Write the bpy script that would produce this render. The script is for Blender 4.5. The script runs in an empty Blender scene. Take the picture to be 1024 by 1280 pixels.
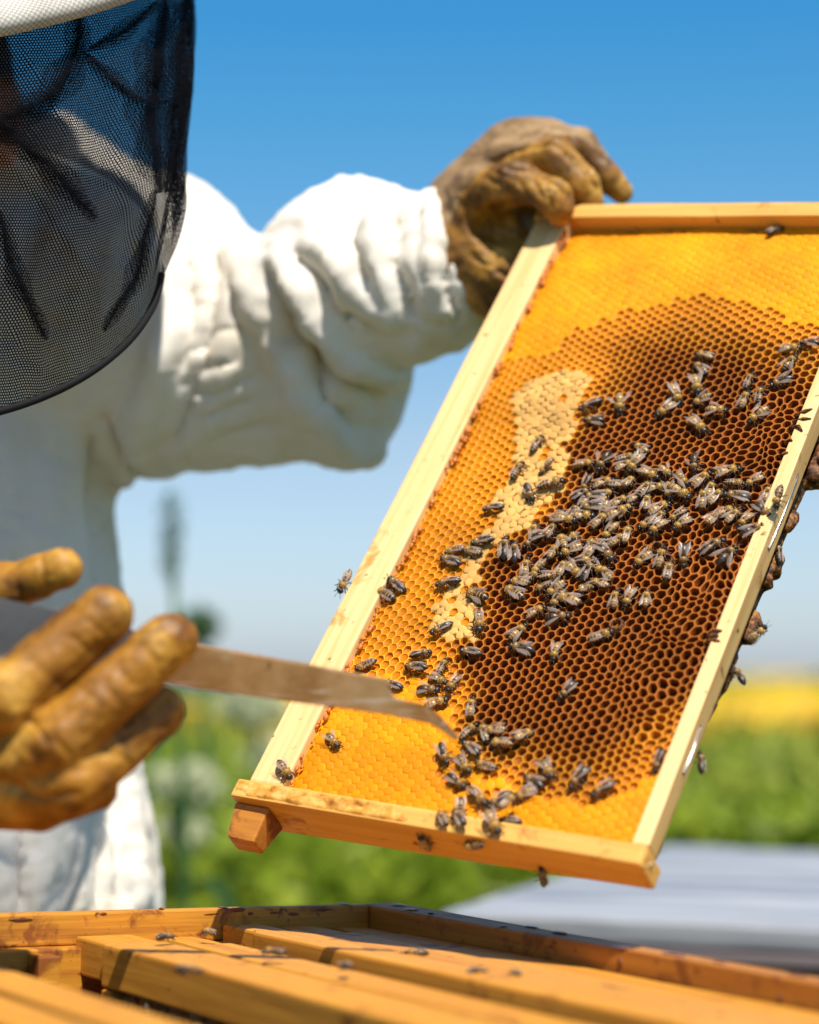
import bpy, bmesh, math, random
import numpy as np
from mathutils import Matrix, Vector

random.seed(7)
rng = np.random.default_rng(7)
scene = bpy.context.scene
coll = scene.collection

# ------------------------------------------------------------------ camera
F_PX = 2673.0                       # focal length in photo pixels (photo 1024 x 1280)
PITCH = math.atan(205 / F_PX)
CAM = np.array([0.0, 0.0, 1.25])
RGT = np.array([1.0, 0, 0])
FWD = np.array([0, math.cos(PITCH), math.sin(PITCH)])
UPV = np.array([0, -math.sin(PITCH), math.cos(PITCH)])
cam_data = bpy.data.cameras.new('camera')
cam = bpy.data.objects.new('camera', cam_data)
coll.objects.link(cam)
scene.camera = cam
cam.location = CAM
cam.rotation_euler = (math.pi / 2 + PITCH, 0, 0)
cam_data.sensor_fit = 'VERTICAL'
cam_data.sensor_height = 36.0
cam_data.lens = F_PX / 1280 * 36.0
cam_data.clip_start = 0.05
cam_data.clip_end = 5000
cam_data.dof.use_dof = True
cam_data.dof.focus_distance = 1.115
cam_data.dof.aperture_fstop = 3.8
cam_data.dof.aperture_blades = 0

# ------------------------------------------------------------------ world, sun, exposure
SUN_EL, SUN_AZ = math.radians(60), math.radians(19)
world = bpy.data.worlds.new('World')
scene.world = world
world.use_nodes = True
wn = world.node_tree
bg = wn.nodes['Background']
sky = wn.nodes.new('ShaderNodeTexSky')
sky.sky_type = 'NISHITA'
sky.sun_disc = False
sky.sun_elevation = SUN_EL
sky.sun_rotation = math.pi - SUN_AZ
sky.air_density = 1.0
sky.dust_density = 0.6
sky.ozone_density = 3.0
# a clear, polarised summer sky: deeper blue with height, pale at the horizon
tcw = wn.nodes.new('ShaderNodeTexCoord'); sep = wn.nodes.new('ShaderNodeSeparateXYZ'); rmp = wn.nodes.new('ShaderNodeValToRGB')
wn.links.new(tcw.outputs['Generated'], sep.inputs['Vector']); wn.links.new(sep.outputs['Z'], rmp.inputs['Fac'])
els = rmp.color_ramp.elements
while len(els) < 6: els.new(.5)
for e_, (p_, c_) in zip(els, ((0.0, (.82, .92, 1.28)), (.035, (.87, .95, 1.17)), (.106, (.95, .96, 1.02)), (.235, (.45, .97, 1.13)), (.30, (.26, .95, 1.20)), (.62, (.85, .95, 1.0)))):
    e_.position = p_; e_.color = (*c_, 1)
mulw = wn.nodes.new('ShaderNodeMix'); mulw.data_type = 'RGBA'; mulw.blend_type = 'MULTIPLY'; mulw.inputs['Factor'].default_value = 1.0
wn.links.new(sky.outputs['Color'], mulw.inputs[6]); wn.links.new(rmp.outputs['Color'], mulw.inputs[7])
wn.links.new(mulw.outputs[2], bg.inputs['Color'])
bg.inputs['Strength'].default_value = 0.088
sun_data = bpy.data.lights.new('sun', 'SUN')
sun_data.energy = 5.0
sun_data.angle = math.radians(0.53)
sun_data.color = (1.0, 0.93, 0.82)
sun = bpy.data.objects.new('sun', sun_data)
coll.objects.link(sun)
sun_dir = Vector((math.sin(SUN_AZ) * math.cos(SUN_EL), -math.cos(SUN_AZ) * math.cos(SUN_EL), math.sin(SUN_EL)))
sun.rotation_euler = sun_dir.to_track_quat('Z', 'Y').to_euler()
sun.location = (0, -2, 6)
vs = scene.view_settings
vs.view_transform = 'Standard'
vs.look = 'None'
vs.gamma = 1
vs.use_curve_mapping = False
vs.exposure = 0.5
scene.render.engine = 'CYCLES'
scene.cycles.use_denoising = True
scene.cycles.max_bounces = 8
scene.cycles.transparent_max_bounces = 24
scene.cycles.sample_clamp_indirect = 6

# ------------------------------------------------------------------ helpers
def cs(px, py, z):
    """photo pixel and depth -> camera-space point (x right, y up, z forward)"""
    return np.array([(px - 512) / F_PX * z, (640 - py) / F_PX * z, z])

def c2w(P):
    P = np.atleast_2d(np.asarray(P, float))
    return CAM + P[:, :1] * RGT + P[:, 1:2] * UPV + P[:, 2:3] * FWD

def w2c(P):
    d = np.atleast_2d(P) - CAM
    return np.stack([d @ RGT, d @ UPV, d @ FWD], 1)

def to_px(P):
    c = w2c(P)
    return np.stack([512 + F_PX * c[:, 0] / c[:, 2], 640 - F_PX * c[:, 1] / c[:, 2]], 1)

def at(px, py, z):
    return c2w(cs(px, py, z))[0]

def link(o, parent=None):
    coll.objects.link(o)
    if parent is not None:
        o.parent = parent
    return o

def tag(o, label=None, cat=None, group=None, kind=None):
    if label: o['label'] = label
    if cat: o['category'] = cat
    if group: o['group'] = group
    if kind: o['kind'] = kind
    return o

def empty(name, loc=(0, 0, 0), mat=None):
    o = bpy.data.objects.new(name, None)
    o.empty_display_size = 0.02
    link(o)
    if mat is not None:
        o.matrix_world = mat
    else:
        o.location = loc
    return o

def mesh_data(name, V, F, mat=None, smooth=False, cols=None, uv=None, colname='Col'):
    V = np.asarray(V, np.float32)
    if isinstance(F, np.ndarray): F = [F]
    loops = np.concatenate([np.asarray(f, np.int32).ravel() for f in F])
    sizes = np.concatenate([np.full(len(f), np.asarray(f).shape[1], np.int32) for f in F])
    starts = np.concatenate([[0], np.cumsum(sizes)[:-1]]).astype(np.int32)
    me = bpy.data.meshes.new(name)
    me.vertices.add(len(V)); me.vertices.foreach_set('co', V.ravel())
    me.loops.add(len(loops)); me.loops.foreach_set('vertex_index', loops)
    me.polygons.add(len(sizes)); me.polygons.foreach_set('loop_start', starts)
    me.update(calc_edges=True)
    me.polygons.foreach_set('use_smooth', np.full(len(sizes), bool(smooth)))
    if cols is not None:
        ca = me.color_attributes.new(colname, 'FLOAT_COLOR', 'POINT')
        ca.data.foreach_set('color', np.asarray(cols, np.float32).ravel())
    if uv is not None:
        ul = me.uv_layers.new(name='UVMap')
        ul.data.foreach_set('uv', np.asarray(uv, np.float32)[loops].ravel())
    if mat is not None: me.materials.append(mat)
    me.validate()
    return me

def part(name, V, F, mat, parent=None, smooth=False, origin=None, **kw):
    V = np.asarray(V, float)
    if origin is not None: V = V - np.asarray(origin)
    o = bpy.data.objects.new(name, mesh_data(name, V, F, mat, smooth, **kw))
    return link(o, parent)

def from_bm(bm):
    bm.verts.ensure_lookup_table()
    V = np.array([v.co[:] for v in bm.verts])
    tris, quads, rest = [], [], []
    for f in bm.faces:
        ix = [v.index for v in f.verts]
        if len(ix) == 3: tris.append(ix)
        elif len(ix) == 4: quads.append(ix)
        else:
            for k in range(1, len(ix) - 1): tris.append([ix[0], ix[k], ix[k + 1]])
    bm.free()
    out = []
    if quads: out.append(np.array(quads))
    if tris: out.append(np.array(tris))
    return V, out

def join(*ms):
    Vs, q, t, off = [], [], [], 0
    for V, F in ms:
        if isinstance(F, np.ndarray): F = [F]
        for f in F:
            f = np.asarray(f)
            (q if f.shape[1] == 4 else t).append(f + off)
        Vs.append(V); off += len(V)
    out = []
    if q: out.append(np.concatenate(q))
    if t: out.append(np.concatenate(t))
    return np.concatenate(Vs), out

def box(lo, hi, bev=0.0012, seg=2, rough=0.0, cuts=0):
    lo, hi = np.minimum(lo, hi), np.maximum(lo, hi)
    bm = bmesh.new()
    bmesh.ops.create_cube(bm, size=1)
    for v in bm.verts:
        for i in range(3):
            v.co[i] = lo[i] if v.co[i] < 0 else hi[i]
    if bev:
        bmesh.ops.bevel(bm, geom=bm.edges[:], offset=bev, segments=seg, profile=0.6, affect='EDGES')
    if cuts:
        bmesh.ops.subdivide_edges(bm, edges=[e for e in bm.edges if e.calc_length() > 0.03], cuts=cuts, use_grid_fill=True)
    bm.verts.index_update()
    V, F = from_bm(bm)
    if rough:
        V = V + np.stack([vnoise(V * 60, s) for s in (1, 2, 3)], 1) * rough
    return V, F

def prism(poly, z0, z1, bev=0.0):
    """polygon (list of 2D) extruded from z0 to z1 in its own frame"""
    bm = bmesh.new()
    vs_ = [bm.verts.new((p[0], p[1], z0)) for p in poly]
    f = bm.faces.new(vs_)
    r = bmesh.ops.extrude_face_region(bm, geom=[f])
    for v in r['geom']:
        if isinstance(v, bmesh.types.BMVert): v.co.z = z1
    bmesh.ops.recalc_face_normals(bm, faces=bm.faces[:])
    if bev: bmesh.ops.bevel(bm, geom=bm.edges[:], offset=bev, segments=2, profile=0.6, affect='EDGES')
    bmesh.ops.triangulate(bm, faces=[f for f in bm.faces if len(f.verts) > 4])
    bm.verts.index_update()
    return from_bm(bm)

def tube(pts, radii, n=6, cap=True):
    pts = np.asarray(pts, float)
    if np.isscalar(radii): radii = np.full(len(pts), radii)
    T = np.gradient(pts, axis=0)
    T /= np.linalg.norm(T, axis=1)[:, None] + 1e-12
    ref = np.array([0.31, 0.22, 0.92]); V = []
    for i in range(len(pts)):
        a = np.cross(T[i], ref); a /= np.linalg.norm(a) + 1e-9
        b = np.cross(T[i], a)
        an = np.arange(n) * 2 * np.pi / n
        V.append(pts[i] + radii[i] * (np.cos(an)[:, None] * a + np.sin(an)[:, None] * b))
    V = np.concatenate(V); q = []
    for i in range(len(pts) - 1):
        for k in range(n):
            q.append([i * n + k, i * n + (k + 1) % n, (i + 1) * n + (k + 1) % n, (i + 1) * n + k])
    F = [np.array(q)]
    if cap:
        m = (len(pts) - 1) * n
        F.append(np.array([[0, k + 1, k] for k in range(1, n - 1)] + [[m, m + k, m + k + 1] for k in range(1, n - 1)]))
    return V, F

def lathe(prof, n=16, axis=1):
    """prof: list of (along, radius); revolved about axis"""
    V, q = [], []
    an = np.arange(n) * 2 * np.pi / n
    for a, r in prof:
        ring = np.zeros((n, 3)); ring[:, axis] = a
        o = [(axis + 1) % 3, (axis + 2) % 3]
        ring[:, o[0]] = r * np.cos(an); ring[:, o[1]] = r * np.sin(an)
        V.append(ring)
    for i in range(len(prof) - 1):
        for k in range(n):
            q.append([i * n + k, i * n + (k + 1) % n, (i + 1) * n + (k + 1) % n, (i + 1) * n + k])
    return np.concatenate(V), [np.array(q)]

# ---- value noise
def _h(ix, iy, iz, seed):
    h = (ix * 73856093) ^ (iy * 19349663) ^ (iz * 83492791) ^ (seed * 2654435761 % 2147483647)
    h = h & 0x7fffffff
    h = (h ^ (h >> 13)) * 1274126177 & 0x7fffffff
    h = (h ^ (h >> 16)) * 668265263 & 0x7fffffff
    return (h & 0xffff) / 32767.5 - 1.0

def vnoise(P, seed=0):
    P = np.asarray(P, float)
    I = np.floor(P).astype(np.int64); f = P - I
    u = f * f * (3 - 2 * f); r = 0
    for dx in (0, 1):
        for dy in (0, 1):
            for dz in (0, 1):
                w = (u[:, 0] if dx else 1 - u[:, 0]) * (u[:, 1] if dy else 1 - u[:, 1]) * (u[:, 2] if dz else 1 - u[:, 2])
                r = r + w * _h(I[:, 0] + dx, I[:, 1] + dy, I[:, 2] + dz, seed)
    return r

def fbm(P, seed=0, o=3):
    r, a, P = 0, 1.0, np.asarray(P, float)
    for k in range(o):
        r = r + a * vnoise(P, seed + k); a *= 0.5; P = P * 2.03
    return r

def vnormals(V, F):
    N = np.zeros_like(V)
    for f in (F if isinstance(F, list) else [F]):
        a, b, c = V[f[:, 0]], V[f[:, 1]], V[f[:, -1]]
        fn = np.cross(b - a, c - a)
        for k in range(f.shape[1]): np.add.at(N, f[:, k], fn)
    return N / (np.linalg.norm(N, axis=1)[:, None] + 1e-12)

def poly_dist(P, line):
    """distance from 2D points to a polyline"""
    d = np.full(len(P), 1e9)
    L = np.asarray(line, float)
    for a, b in zip(L[:-1], L[1:]):
        ab = b - a
        t = np.clip(((P - a) @ ab) / (ab @ ab + 1e-9), 0, 1)
        d = np.minimum(d, np.linalg.norm(P - (a + t[:, None] * ab), axis=1))
    return d

def poly_sd(P, poly):
    """signed distance to a closed polygon, negative inside"""
    L = np.asarray(poly, float)
    d = poly_dist(P, np.vstack([L, L[:1]]))
    ins = np.zeros(len(P), bool)
    for a, b in zip(L, np.roll(L, -1, 0)):
        c = (a[1] > P[:, 1]) != (b[1] > P[:, 1])
        ins ^= c & (P[:, 0] < (b[0] - a[0]) * (P[:, 1] - a[1]) / (b[1] - a[1] + 1e-12) + a[0])
    return np.where(ins, -d, d)

def sstep(a, b, x):
    t = np.clip((x - a) / (b - a), 0, 1)
    return t * t * (3 - 2 * t)

class Field:
    """a signed distance field on a grid; blended shapes are added, then meshed as one continuous surface"""
    def __init__(s, lo, hi, h):
        s.lo = np.array(lo, float); s.h = h
        s.n = np.ceil((np.array(hi) - s.lo) / h).astype(int) + 1
        s.D = np.full(s.n, 1.0, np.float32)
    def _box(s, lo, hi):
        sl, ax = [], []
        for i in range(3):
            a = max(0, int((lo[i] - s.lo[i]) / s.h)); b = min(s.n[i], int((hi[i] - s.lo[i]) / s.h) + 2)
            b = max(b, a)
            sl.append(slice(a, b)); ax.append((s.lo[i] + np.arange(a, b) * s.h).astype(np.float32))
        return tuple(sl), ax[0][:, None, None], ax[1][None, :, None], ax[2][None, None, :]
    def _mix(s, sl, d, k, op):
        D = s.D[sl]
        if op == 'add':
            h = np.clip(0.5 + 0.5 * (D - d) / k, 0, 1)
            s.D[sl] = D + (d - D) * h - k * h * (1 - h)
        else:
            h = np.clip(0.5 - 0.5 * (D + d) / k, 0, 1)
            s.D[sl] = D + (-d - D) * h + k * h * (1 - h)
    def cone(s, a, b, ra, rb, k=0.008, op='add'):
        a, b = np.asarray(a, float), np.asarray(b, float)
        pad = max(ra, rb) + 3 * k + 3 * s.h
        sl, X, Y, Z = s._box(np.minimum(a, b) - pad, np.maximum(a, b) + pad)
        ab = b - a; L = ab @ ab + 1e-12
        t = np.clip(((X - a[0]) * ab[0] + (Y - a[1]) * ab[1] + (Z - a[2]) * ab[2]) / L, 0, 1)
        d = np.sqrt((X - a[0] - t * ab[0]) ** 2 + (Y - a[1] - t * ab[1]) ** 2 + (Z - a[2] - t * ab[2]) ** 2) - (ra + (rb - ra) * t)
        s._mix(sl, d, k, op)
    def ball(s, c, r, k=0.008, op='add'):
        c = np.asarray(c, float); r = np.broadcast_to(np.asarray(r, float), (3,))
        pad = r.max() + 3 * k + 3 * s.h
        sl, X, Y, Z = s._box(c - pad, c + pad)
        q = np.sqrt(((X - c[0]) / r[0]) ** 2 + ((Y - c[1]) / r[1]) ** 2 + ((Z - c[2]) / r[2]) ** 2)
        s._mix(sl, (q - 1) * r.min(), k, op)
    def mesh(s):
        D = s.D; S = D < 0
        nx, ny, nz = D.shape
        cid = lambda i, j, k: (i * ny + j) * nz + k
        keys, pts, quads = [], [], []
        for ax in range(3):
            sa = [slice(None)] * 3; sb = [slice(None)] * 3
            sa[ax] = slice(0, -1); sb[ax] = slice(1, None)
            I = np.argwhere(S[tuple(sa)] != S[tuple(sb)])
            o = [q for q in range(3) if q != ax]
            ok = (I[:, o[0]] > 0) & (I[:, o[1]] > 0) & (I[:, o[0]] < D.shape[o[0]] - 1) & (I[:, o[1]] < D.shape[o[1]] - 1)
            I = I[ok]
            J = I.copy(); J[:, ax] += 1
            d0 = D[I[:, 0], I[:, 1], I[:, 2]]; d1 = D[J[:, 0], J[:, 1], J[:, 2]]
            P = I.astype(float); P[:, ax] += d0 / (d0 - d1)
            cells = []
            for da, db in ((-1, -1), (0, -1), (0, 0), (-1, 0)):
                c = I.copy(); c[:, o[0]] += da; c[:, o[1]] += db
                cells.append(cid(c[:, 0], c[:, 1], c[:, 2]))
            for c in cells: keys.append(c); pts.append(P)
            Q = np.stack(cells, 1)
            flip = (d0 > 0) ^ (ax == 1)
            Q[flip] = Q[flip][:, ::-1]
            quads.append(Q)
        keys = np.concatenate(keys); pts = np.concatenate(pts); quads = np.concatenate(quads)
        uq, inv = np.unique(keys, return_inverse=True)
        V = np.zeros((len(uq), 3)); cnt = np.bincount(inv, minlength=len(uq))
        for i in range(3): V[:, i] = np.bincount(inv, pts[:, i], minlength=len(uq)) / cnt
        return s.lo + V * s.h, [np.searchsorted(uq, quads)]

# ------------------------------------------------------------------ materials
class M:
    def __init__(s, name, base=(.5, .5, .5), rough=.6, metal=0.0, spec=0.5):
        s.m = bpy.data.materials.new(name); s.m.use_nodes = True
        s.t = s.m.node_tree; s.b = s.t.nodes['Principled BSDF']; s.out = s.t.nodes['Material Output']
        s.set('Base Color', (*base, 1)); s.set('Roughness', rough); s.set('Metallic', metal); s.set('Specular IOR Level', spec)
    def set(s, k, v):
        if k in s.b.inputs: s.b.inputs[k].default_value = v
    def n(s, typ, **kw):
        nd = s.t.nodes.new(typ)
        for k, v in kw.items():
            if k in nd.inputs: nd.inputs[k].default_value = v
            else: setattr(nd, k, v)
        return nd
    def l(s, a, b): s.t.links.new(a, b)
    def coord(s, scale=(1, 1, 1), which='Object'):
        tc = s.n('ShaderNodeTexCoord'); mp = s.n('ShaderNodeMapping')
        mp.inputs['Scale'].default_value = scale
        s.l(tc.outputs[which], mp.inputs['Vector']); return mp.outputs['Vector']
    def noise(s, scale, vec, detail=4, rough=.55, dist=0):
        nd = s.n('ShaderNodeTexNoise', Scale=scale, Detail=detail, Roughness=rough, Distortion=dist)
        s.l(vec, nd.inputs['Vector']); return nd.outputs['Fac']
    def ramp(s, fac, stops, interp='LINEAR'):
        r = s.n('ShaderNodeValToRGB'); r.color_ramp.interpolation = interp
        e = r.color_ramp.elements
        while len(e) < len(stops): e.new(0.5)
        for k, (p, c) in enumerate(stops):
            e[k].position = p; e[k].color = (*c, 1) if len(c) == 3 else c
        s.l(fac, r.inputs['Fac']); return r.outputs['Color']
    def mix(s, fac, a, b, blend='MIX'):
        m = s.n('ShaderNodeMix', data_type='RGBA', blend_type=blend)
        for inp, v in ((m.inputs['Factor'], fac), (m.inputs[6], a), (m.inputs[7], b)):
            if hasattr(v, 'links'): s.l(v, inp)
            else: inp.default_value = v if not isinstance(v, tuple) or len(v) == 4 else (*v, 1)
        return m.outputs[2]
    def base(s, c): s.l(c, s.b.inputs['Base Color'])
    def roughness(s, c): s.l(c, s.b.inputs['Roughness'])
    def bump(s, h, strength=.3, dist=.001):
        b = s.n('ShaderNodeBump', Strength=strength, Distance=dist)
        s.l(h, b.inputs['Height']); s.l(b.outputs['Normal'], s.b.inputs['Normal'])

def wood(name, axis, light, dark, stain=None, stain_amt=.0, rough=.55):
    m = M(name, rough=rough)
    sc = [260.0, 260.0, 260.0]; sc[axis] = 9.0
    v = m.coord(tuple(sc)); g = m.noise(1.0, v, 5, .6, .4)
    sc2 = [70.0, 70.0, 70.0]; sc2[axis] = 3.0
    g2 = m.noise(1.0, m.coord(tuple(sc2)), 3, .5, .6)
    c = m.ramp(g, [(.32, dark), (.62, light)])
    c = m.mix(m.ramp(g2, [(.35, (0, 0, 0)), (.7, (1, 1, 1))]), c, m.mix(.5, c, (*light, 1)))
    if stain:
        o = m.coord((1, 1, 1))
        f = m.noise(38.0, o, 6, .62, .5)
        c = m.mix(m.ramp(f, [(.60 - stain_amt, (0, 0, 0)), (.68 - stain_amt, (1, 1, 1))]), c, (*stain, 1))
        f2 = m.noise(160.0, o, 3, .5)
        c = m.mix(m.ramp(f2, [(.66, (0, 0, 0)), (.74, (1, 1, 1))]), c, (*[q * .5 for q in stain], 1))
    m.base(c)
    m.bump(g, .35, .0004)
    return m.m
# ------------------------------------------------------------------ shared materials
wood_comb_x = wood('pine_across', 0, (.70, .385, .085), (.52, .24, .035), (.42, .17, .025), .0)
wood_comb_y = wood('pine_along', 1, (.80, .545, .245), (.62, .38, .13), (.50, .27, .065), .0)
wood_worn = wood('propolised_pine', 0, (.50, .20, .022), (.28, .085, .010), (.20, .06, .012), .10)
wood_hive_s = wood('hive_pine_long', 0, (.46, .175, .014), (.28, .085, .006), (.22, .065, .006), .02)
wood_hive_t = wood('hive_pine_cross', 1, (.58, .25, .018), (.28, .085, .006), (.24, .070, .007), .10)
wood_bar = wood('bar_pine', 0, (.62, .275, .028), (.40, .145, .010), (.27, .085, .009), .00)
wood_shaded = wood('shaded_side_pine', 1, (.60, .37, .135), (.44, .24, .07), (.34, .16, .035), .02)  # darker pine: shade of the right bar's outer face put into the colour
wood_grey = wood('weathered_board', 0, (.15, .12, .125), (.085, .07, .075), None, 0)

# ------------------------------------------------------------------ ground and far field
m = M('meadow_soil', rough=.95)
v = m.coord((1, 1, 1))
m.base(m.ramp(m.noise(2.5, v, 5), [(.3, (.030, .055, .010)), (.7, (.075, .11, .022))]))
ground_mat = m.m
gx = np.linspace(-1, 1, 41); GX, GY = np.meshgrid(np.sign(gx) * np.abs(gx) ** 3 * 1500, np.sign(gx) * np.abs(gx) ** 3 * 1500, indexing='ij')
GV = np.stack([GX.ravel(), GY.ravel(), np.zeros(GX.size)], 1)
ii = np.arange(40)[:, None] * 41 + np.arange(40)[None, :]
GF = np.stack([ii, ii + 41, ii + 42, ii + 1], -1).reshape(-1, 4)
tag(part('ground', GV, GF, ground_mat), kind='structure')

def leaf_mat(name, trans=.45):
    m = M(name, rough=.5, spec=.35)
    at_ = m.n('ShaderNodeAttribute'); at_.attribute_name = 'Col'
    m.base(at_.outputs['Color'])
    tr = m.n('ShaderNodeBsdfTranslucent'); m.l(at_.outputs['Color'], tr.inputs['Color'])
    mx = m.n('ShaderNodeMixShader'); mx.inputs['Fac'].default_value = trans
    m.l(m.b.outputs['BSDF'], mx.inputs[1]); m.l(tr.outputs['BSDF'], mx.inputs[2]); m.l(mx.outputs['Shader'], m.out.inputs['Surface'])
    return m.m
leaf_m = leaf_mat('leaf')
petal_m = leaf_mat('petal', .3)

def leaf_cloud(P, length, width, colr, up=.5):
    """two-triangle folded leaves at points P"""
    N = len(P)
    d = rng.normal(size=(N, 3)); d[:, 2] = np.abs(d[:, 2]) * up + .15; d /= np.linalg.norm(d, axis=1)[:, None]
    s_ = np.cross(d, rng.normal(size=(N, 3))); s_ /= np.linalg.norm(s_, axis=1)[:, None]
    nn = np.cross(d, s_)
    L = length[:, None]; Wd = width[:, None]
    V = np.stack([P, P + d * L * .45 + s_ * Wd + nn * Wd * .3, P + d * L - nn * L * .12, P + d * L * .45 - s_ * Wd + nn * Wd * .3], 1).reshape(-1, 3)
    F = np.arange(N * 4).reshape(-1, 4)
    return V, F, np.repeat(np.concatenate([colr, np.ones((N, 1))], 1), 4, 0)

GREENS = np.array([(.21, .28, .020), (.30, .36, .030), (.15, .22, .018), (.42, .45, .075), (.26, .31, .035)])
def greens(N, seed_pts, bias=0):
    t = fbm(seed_pts * .9, 5, 2)
    idx = np.clip(((t + 1) * 2.5 + rng.normal(size=N) * .9 + bias).astype(int), 0, 4)
    return GREENS[idx] * rng.uniform(.95, 1.4, (N, 1))

# near and middle meadow: countless weeds and grasses
N = 90000
yy = 3.2 + 14 * rng.random(N) ** 1.6
xx = rng.uniform(-.60, .52, N) * (yy + 2.2)
base = np.stack([xx, yy, np.zeros(N)], 1)
hgt = .90 + .13 * fbm(np.stack([xx * .8, yy * .8, xx * 0], 1), 3, 3) + .012 * np.clip(yy, 0, 14)
zz = hgt * np.sqrt(rng.random(N))
P = np.stack([xx, yy, zz], 1)
V, F, C = leaf_cloud(P, rng.uniform(.06, .17, N), rng.uniform(.008, .022, N), greens(N, P))
tag(part('meadow_foliage', V, F, leaf_m, cols=C), kind='stuff')

# sunflower field reaching to the horizon
N = 16000
yy = 9.0 * (180 / 9.0) ** rng.random(N)
xx = rng.uniform(-.06, .42, N) * yy + rng.normal(size=N) * .3
P = np.stack([xx, yy, rng.uniform(.50, .98, N)], 1)
V, F, C = leaf_cloud(P, rng.uniform(.12, .22, N) * np.clip(yy / 16, 1, 1.8), rng.uniform(.05, .09, N) * np.clip(yy / 14, 1, 4), greens(N, P) * .9)
tag(part('field_leaves', V, F, leaf_m, cols=C), kind='stuff')
N = 15000
yy = 10.0 * (240 / 10.0) ** rng.random(N)
xx = rng.uniform(-.05, .42, N) * yy + rng.normal(size=N) * .3
Vs, Fs, Cs = [], [], []
an = np.arange(10) * 2 * np.pi / 10
for k in range(N):
    r = .066 * random.uniform(.8, 1.25) * max(1, yy[k] / 40)
    d = Vector((random.gauss(0, .45), -1, random.uniform(.1, .9))).normalized()
    a = d.orthogonal().normalized(); b = d.cross(a)
    c0 = np.array([xx[k], yy[k], random.uniform(.95, 1.08)])
    A, B, Dn = np.array(a), np.array(b), np.array(d)
    rr = r * (1 + .18 * (np.arange(10) % 2))
    ring = c0 + (np.cos(an) * rr)[:, None] * A + (np.sin(an) * rr)[:, None] * B + Dn * .01
    inner = c0 + (np.cos(an) * r * .38)[:, None] * A + (np.sin(an) * r * .38)[:, None] * B + Dn * .03
    o = k * 21
    Vs.append(np.vstack([ring, inner, c0 + Dn * .04]))
    Cs.append(np.vstack([np.tile((.82, .55, .014, 1), (10, 1)), np.tile((.40, .22, .02, 1), (11, 1))]))
    q = np.arange(10)
    Fs.append((o + np.stack([q, (q + 1) % 10, 10 + (q + 1) % 10, 10 + q], 1), o + np.stack([10 + q, 10 + (q + 1) % 10, np.full(10, 20)], 1)))
tag(part('sunflower_heads', np.vstack(Vs), [np.vstack([f[0] for f in Fs]), np.vstack([f[1] for f in Fs])], petal_m, cols=np.vstack(Cs)), kind='stuff')

# taller plants standing out of the meadow
m = M('stem_green', (.05, .12, .025), .6); stem_m = m.m
def tall_weed(x, y, h, nl, spread, label, leafcol, tip=None, droop=.0):
    root = tag(empty('tall_weed', (x, y, 0)), label, 'plant', 'tall plants standing above the meadow')
    zs = np.linspace(0, h, 9)
    pts = np.stack([.03 * np.sin(zs * 2.1), .02 * np.cos(zs * 1.7), zs], 1)
    part('stem', *tube(pts, np.linspace(.014, .006, 9) if tip is None or tip[0] > .03 else np.linspace(.007, .004, 9)), stem_m, root, smooth=True)
    for k in range(nl):
        z0 = h * (.35 + .62 * k / nl); a = k * 2.4
        b0 = np.array([.03 * math.sin(z0 * 2.1), .02 * math.cos(z0 * 1.7), z0])
        d = np.array([math.cos(a), math.sin(a), 0]); L = spread * (1 - .5 * k / nl)
        t = np.linspace(0, 1, 6)
        mid = b0 + d * (t * L)[:, None] + np.array([0, 0, 1]) * (L * (.9 * t - (1.1 + droop) * t * t))[:, None]
        sd = np.cross(d, (0, 0, 1)); w = L * .16 * np.sin(np.pi * np.clip(t * .95 + .05, 0, 1))
        V = np.concatenate([mid + sd * w[:, None], mid + np.array([0, 0, -.004]) , mid - sd * w[:, None]])
        q = np.arange(5)
        F = np.vstack([np.stack([q, q + 1, q + 7, q + 6], 1), np.stack([q + 6, q + 7, q + 13, q + 12], 1)])
        cc = np.tile((*leafcol, 1), (18, 1)) * np.r_[np.ones(3) * random.uniform(.8, 1.2), 1]
        part('leaf', V, F, leaf_m, root, smooth=True, cols=cc)
    if tip is not None:
        n = 420
        u = rng.normal(size=(n, 3)); u /= np.linalg.norm(u, axis=1)[:, None]
        P = u * rng.random((n, 1)) ** .4 * tip[0] * np.array([1, 1, tip[1]]) + np.array([pts[-1][0], pts[-1][1], h])
        V, F, C = leaf_cloud(P, np.full(n, tip[0] * .35), np.full(n, tip[0] * .14), np.tile(tip[2], (n, 1)) * rng.uniform(.8, 1.15, (n, 1)))
        tag(part('flower_head', V, F, petal_m, root, cols=C), kind='stuff')
    return root
p = at(211, 672, 2.7); tall_weed(p[0], p[1], p[2], 9, .13, 'dark green tall weed under the raised sleeve, beside the jacket', (.03, .10, .03), (.017, 4.2, (.035, .11, .02)), .6)
p = at(243, 800, 3.6); tall_weed(p[0], p[1], p[2] + .02, 7, .14, 'shorter pale green weed just above the hive tool blade', (.07, .14, .05), (.035, 1.0, (.10, .19, .07)))
for px, py, d, r, lb in ((215, 985, 3.4, .055, 'creamy white flowering weed beside the white jacket, lower of two'),
                         (305, 885, 3.8, .06, 'white flowering weed under the hive tool blade'),
                         (205, 1045, 3.2, .04, 'small pale flowering weed low beside the jacket hem'),
                         (330, 950, 4.2, .06, 'pale flowering weed left of the held frame corner')):
    p = at(px, py, d)
    tall_weed(p[0], p[1], p[2], 6, .2, lb, (.10, .18, .03), (r, .7, (.62, .64, .42) if px < 900 else (.80, .45, .02)))

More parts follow.
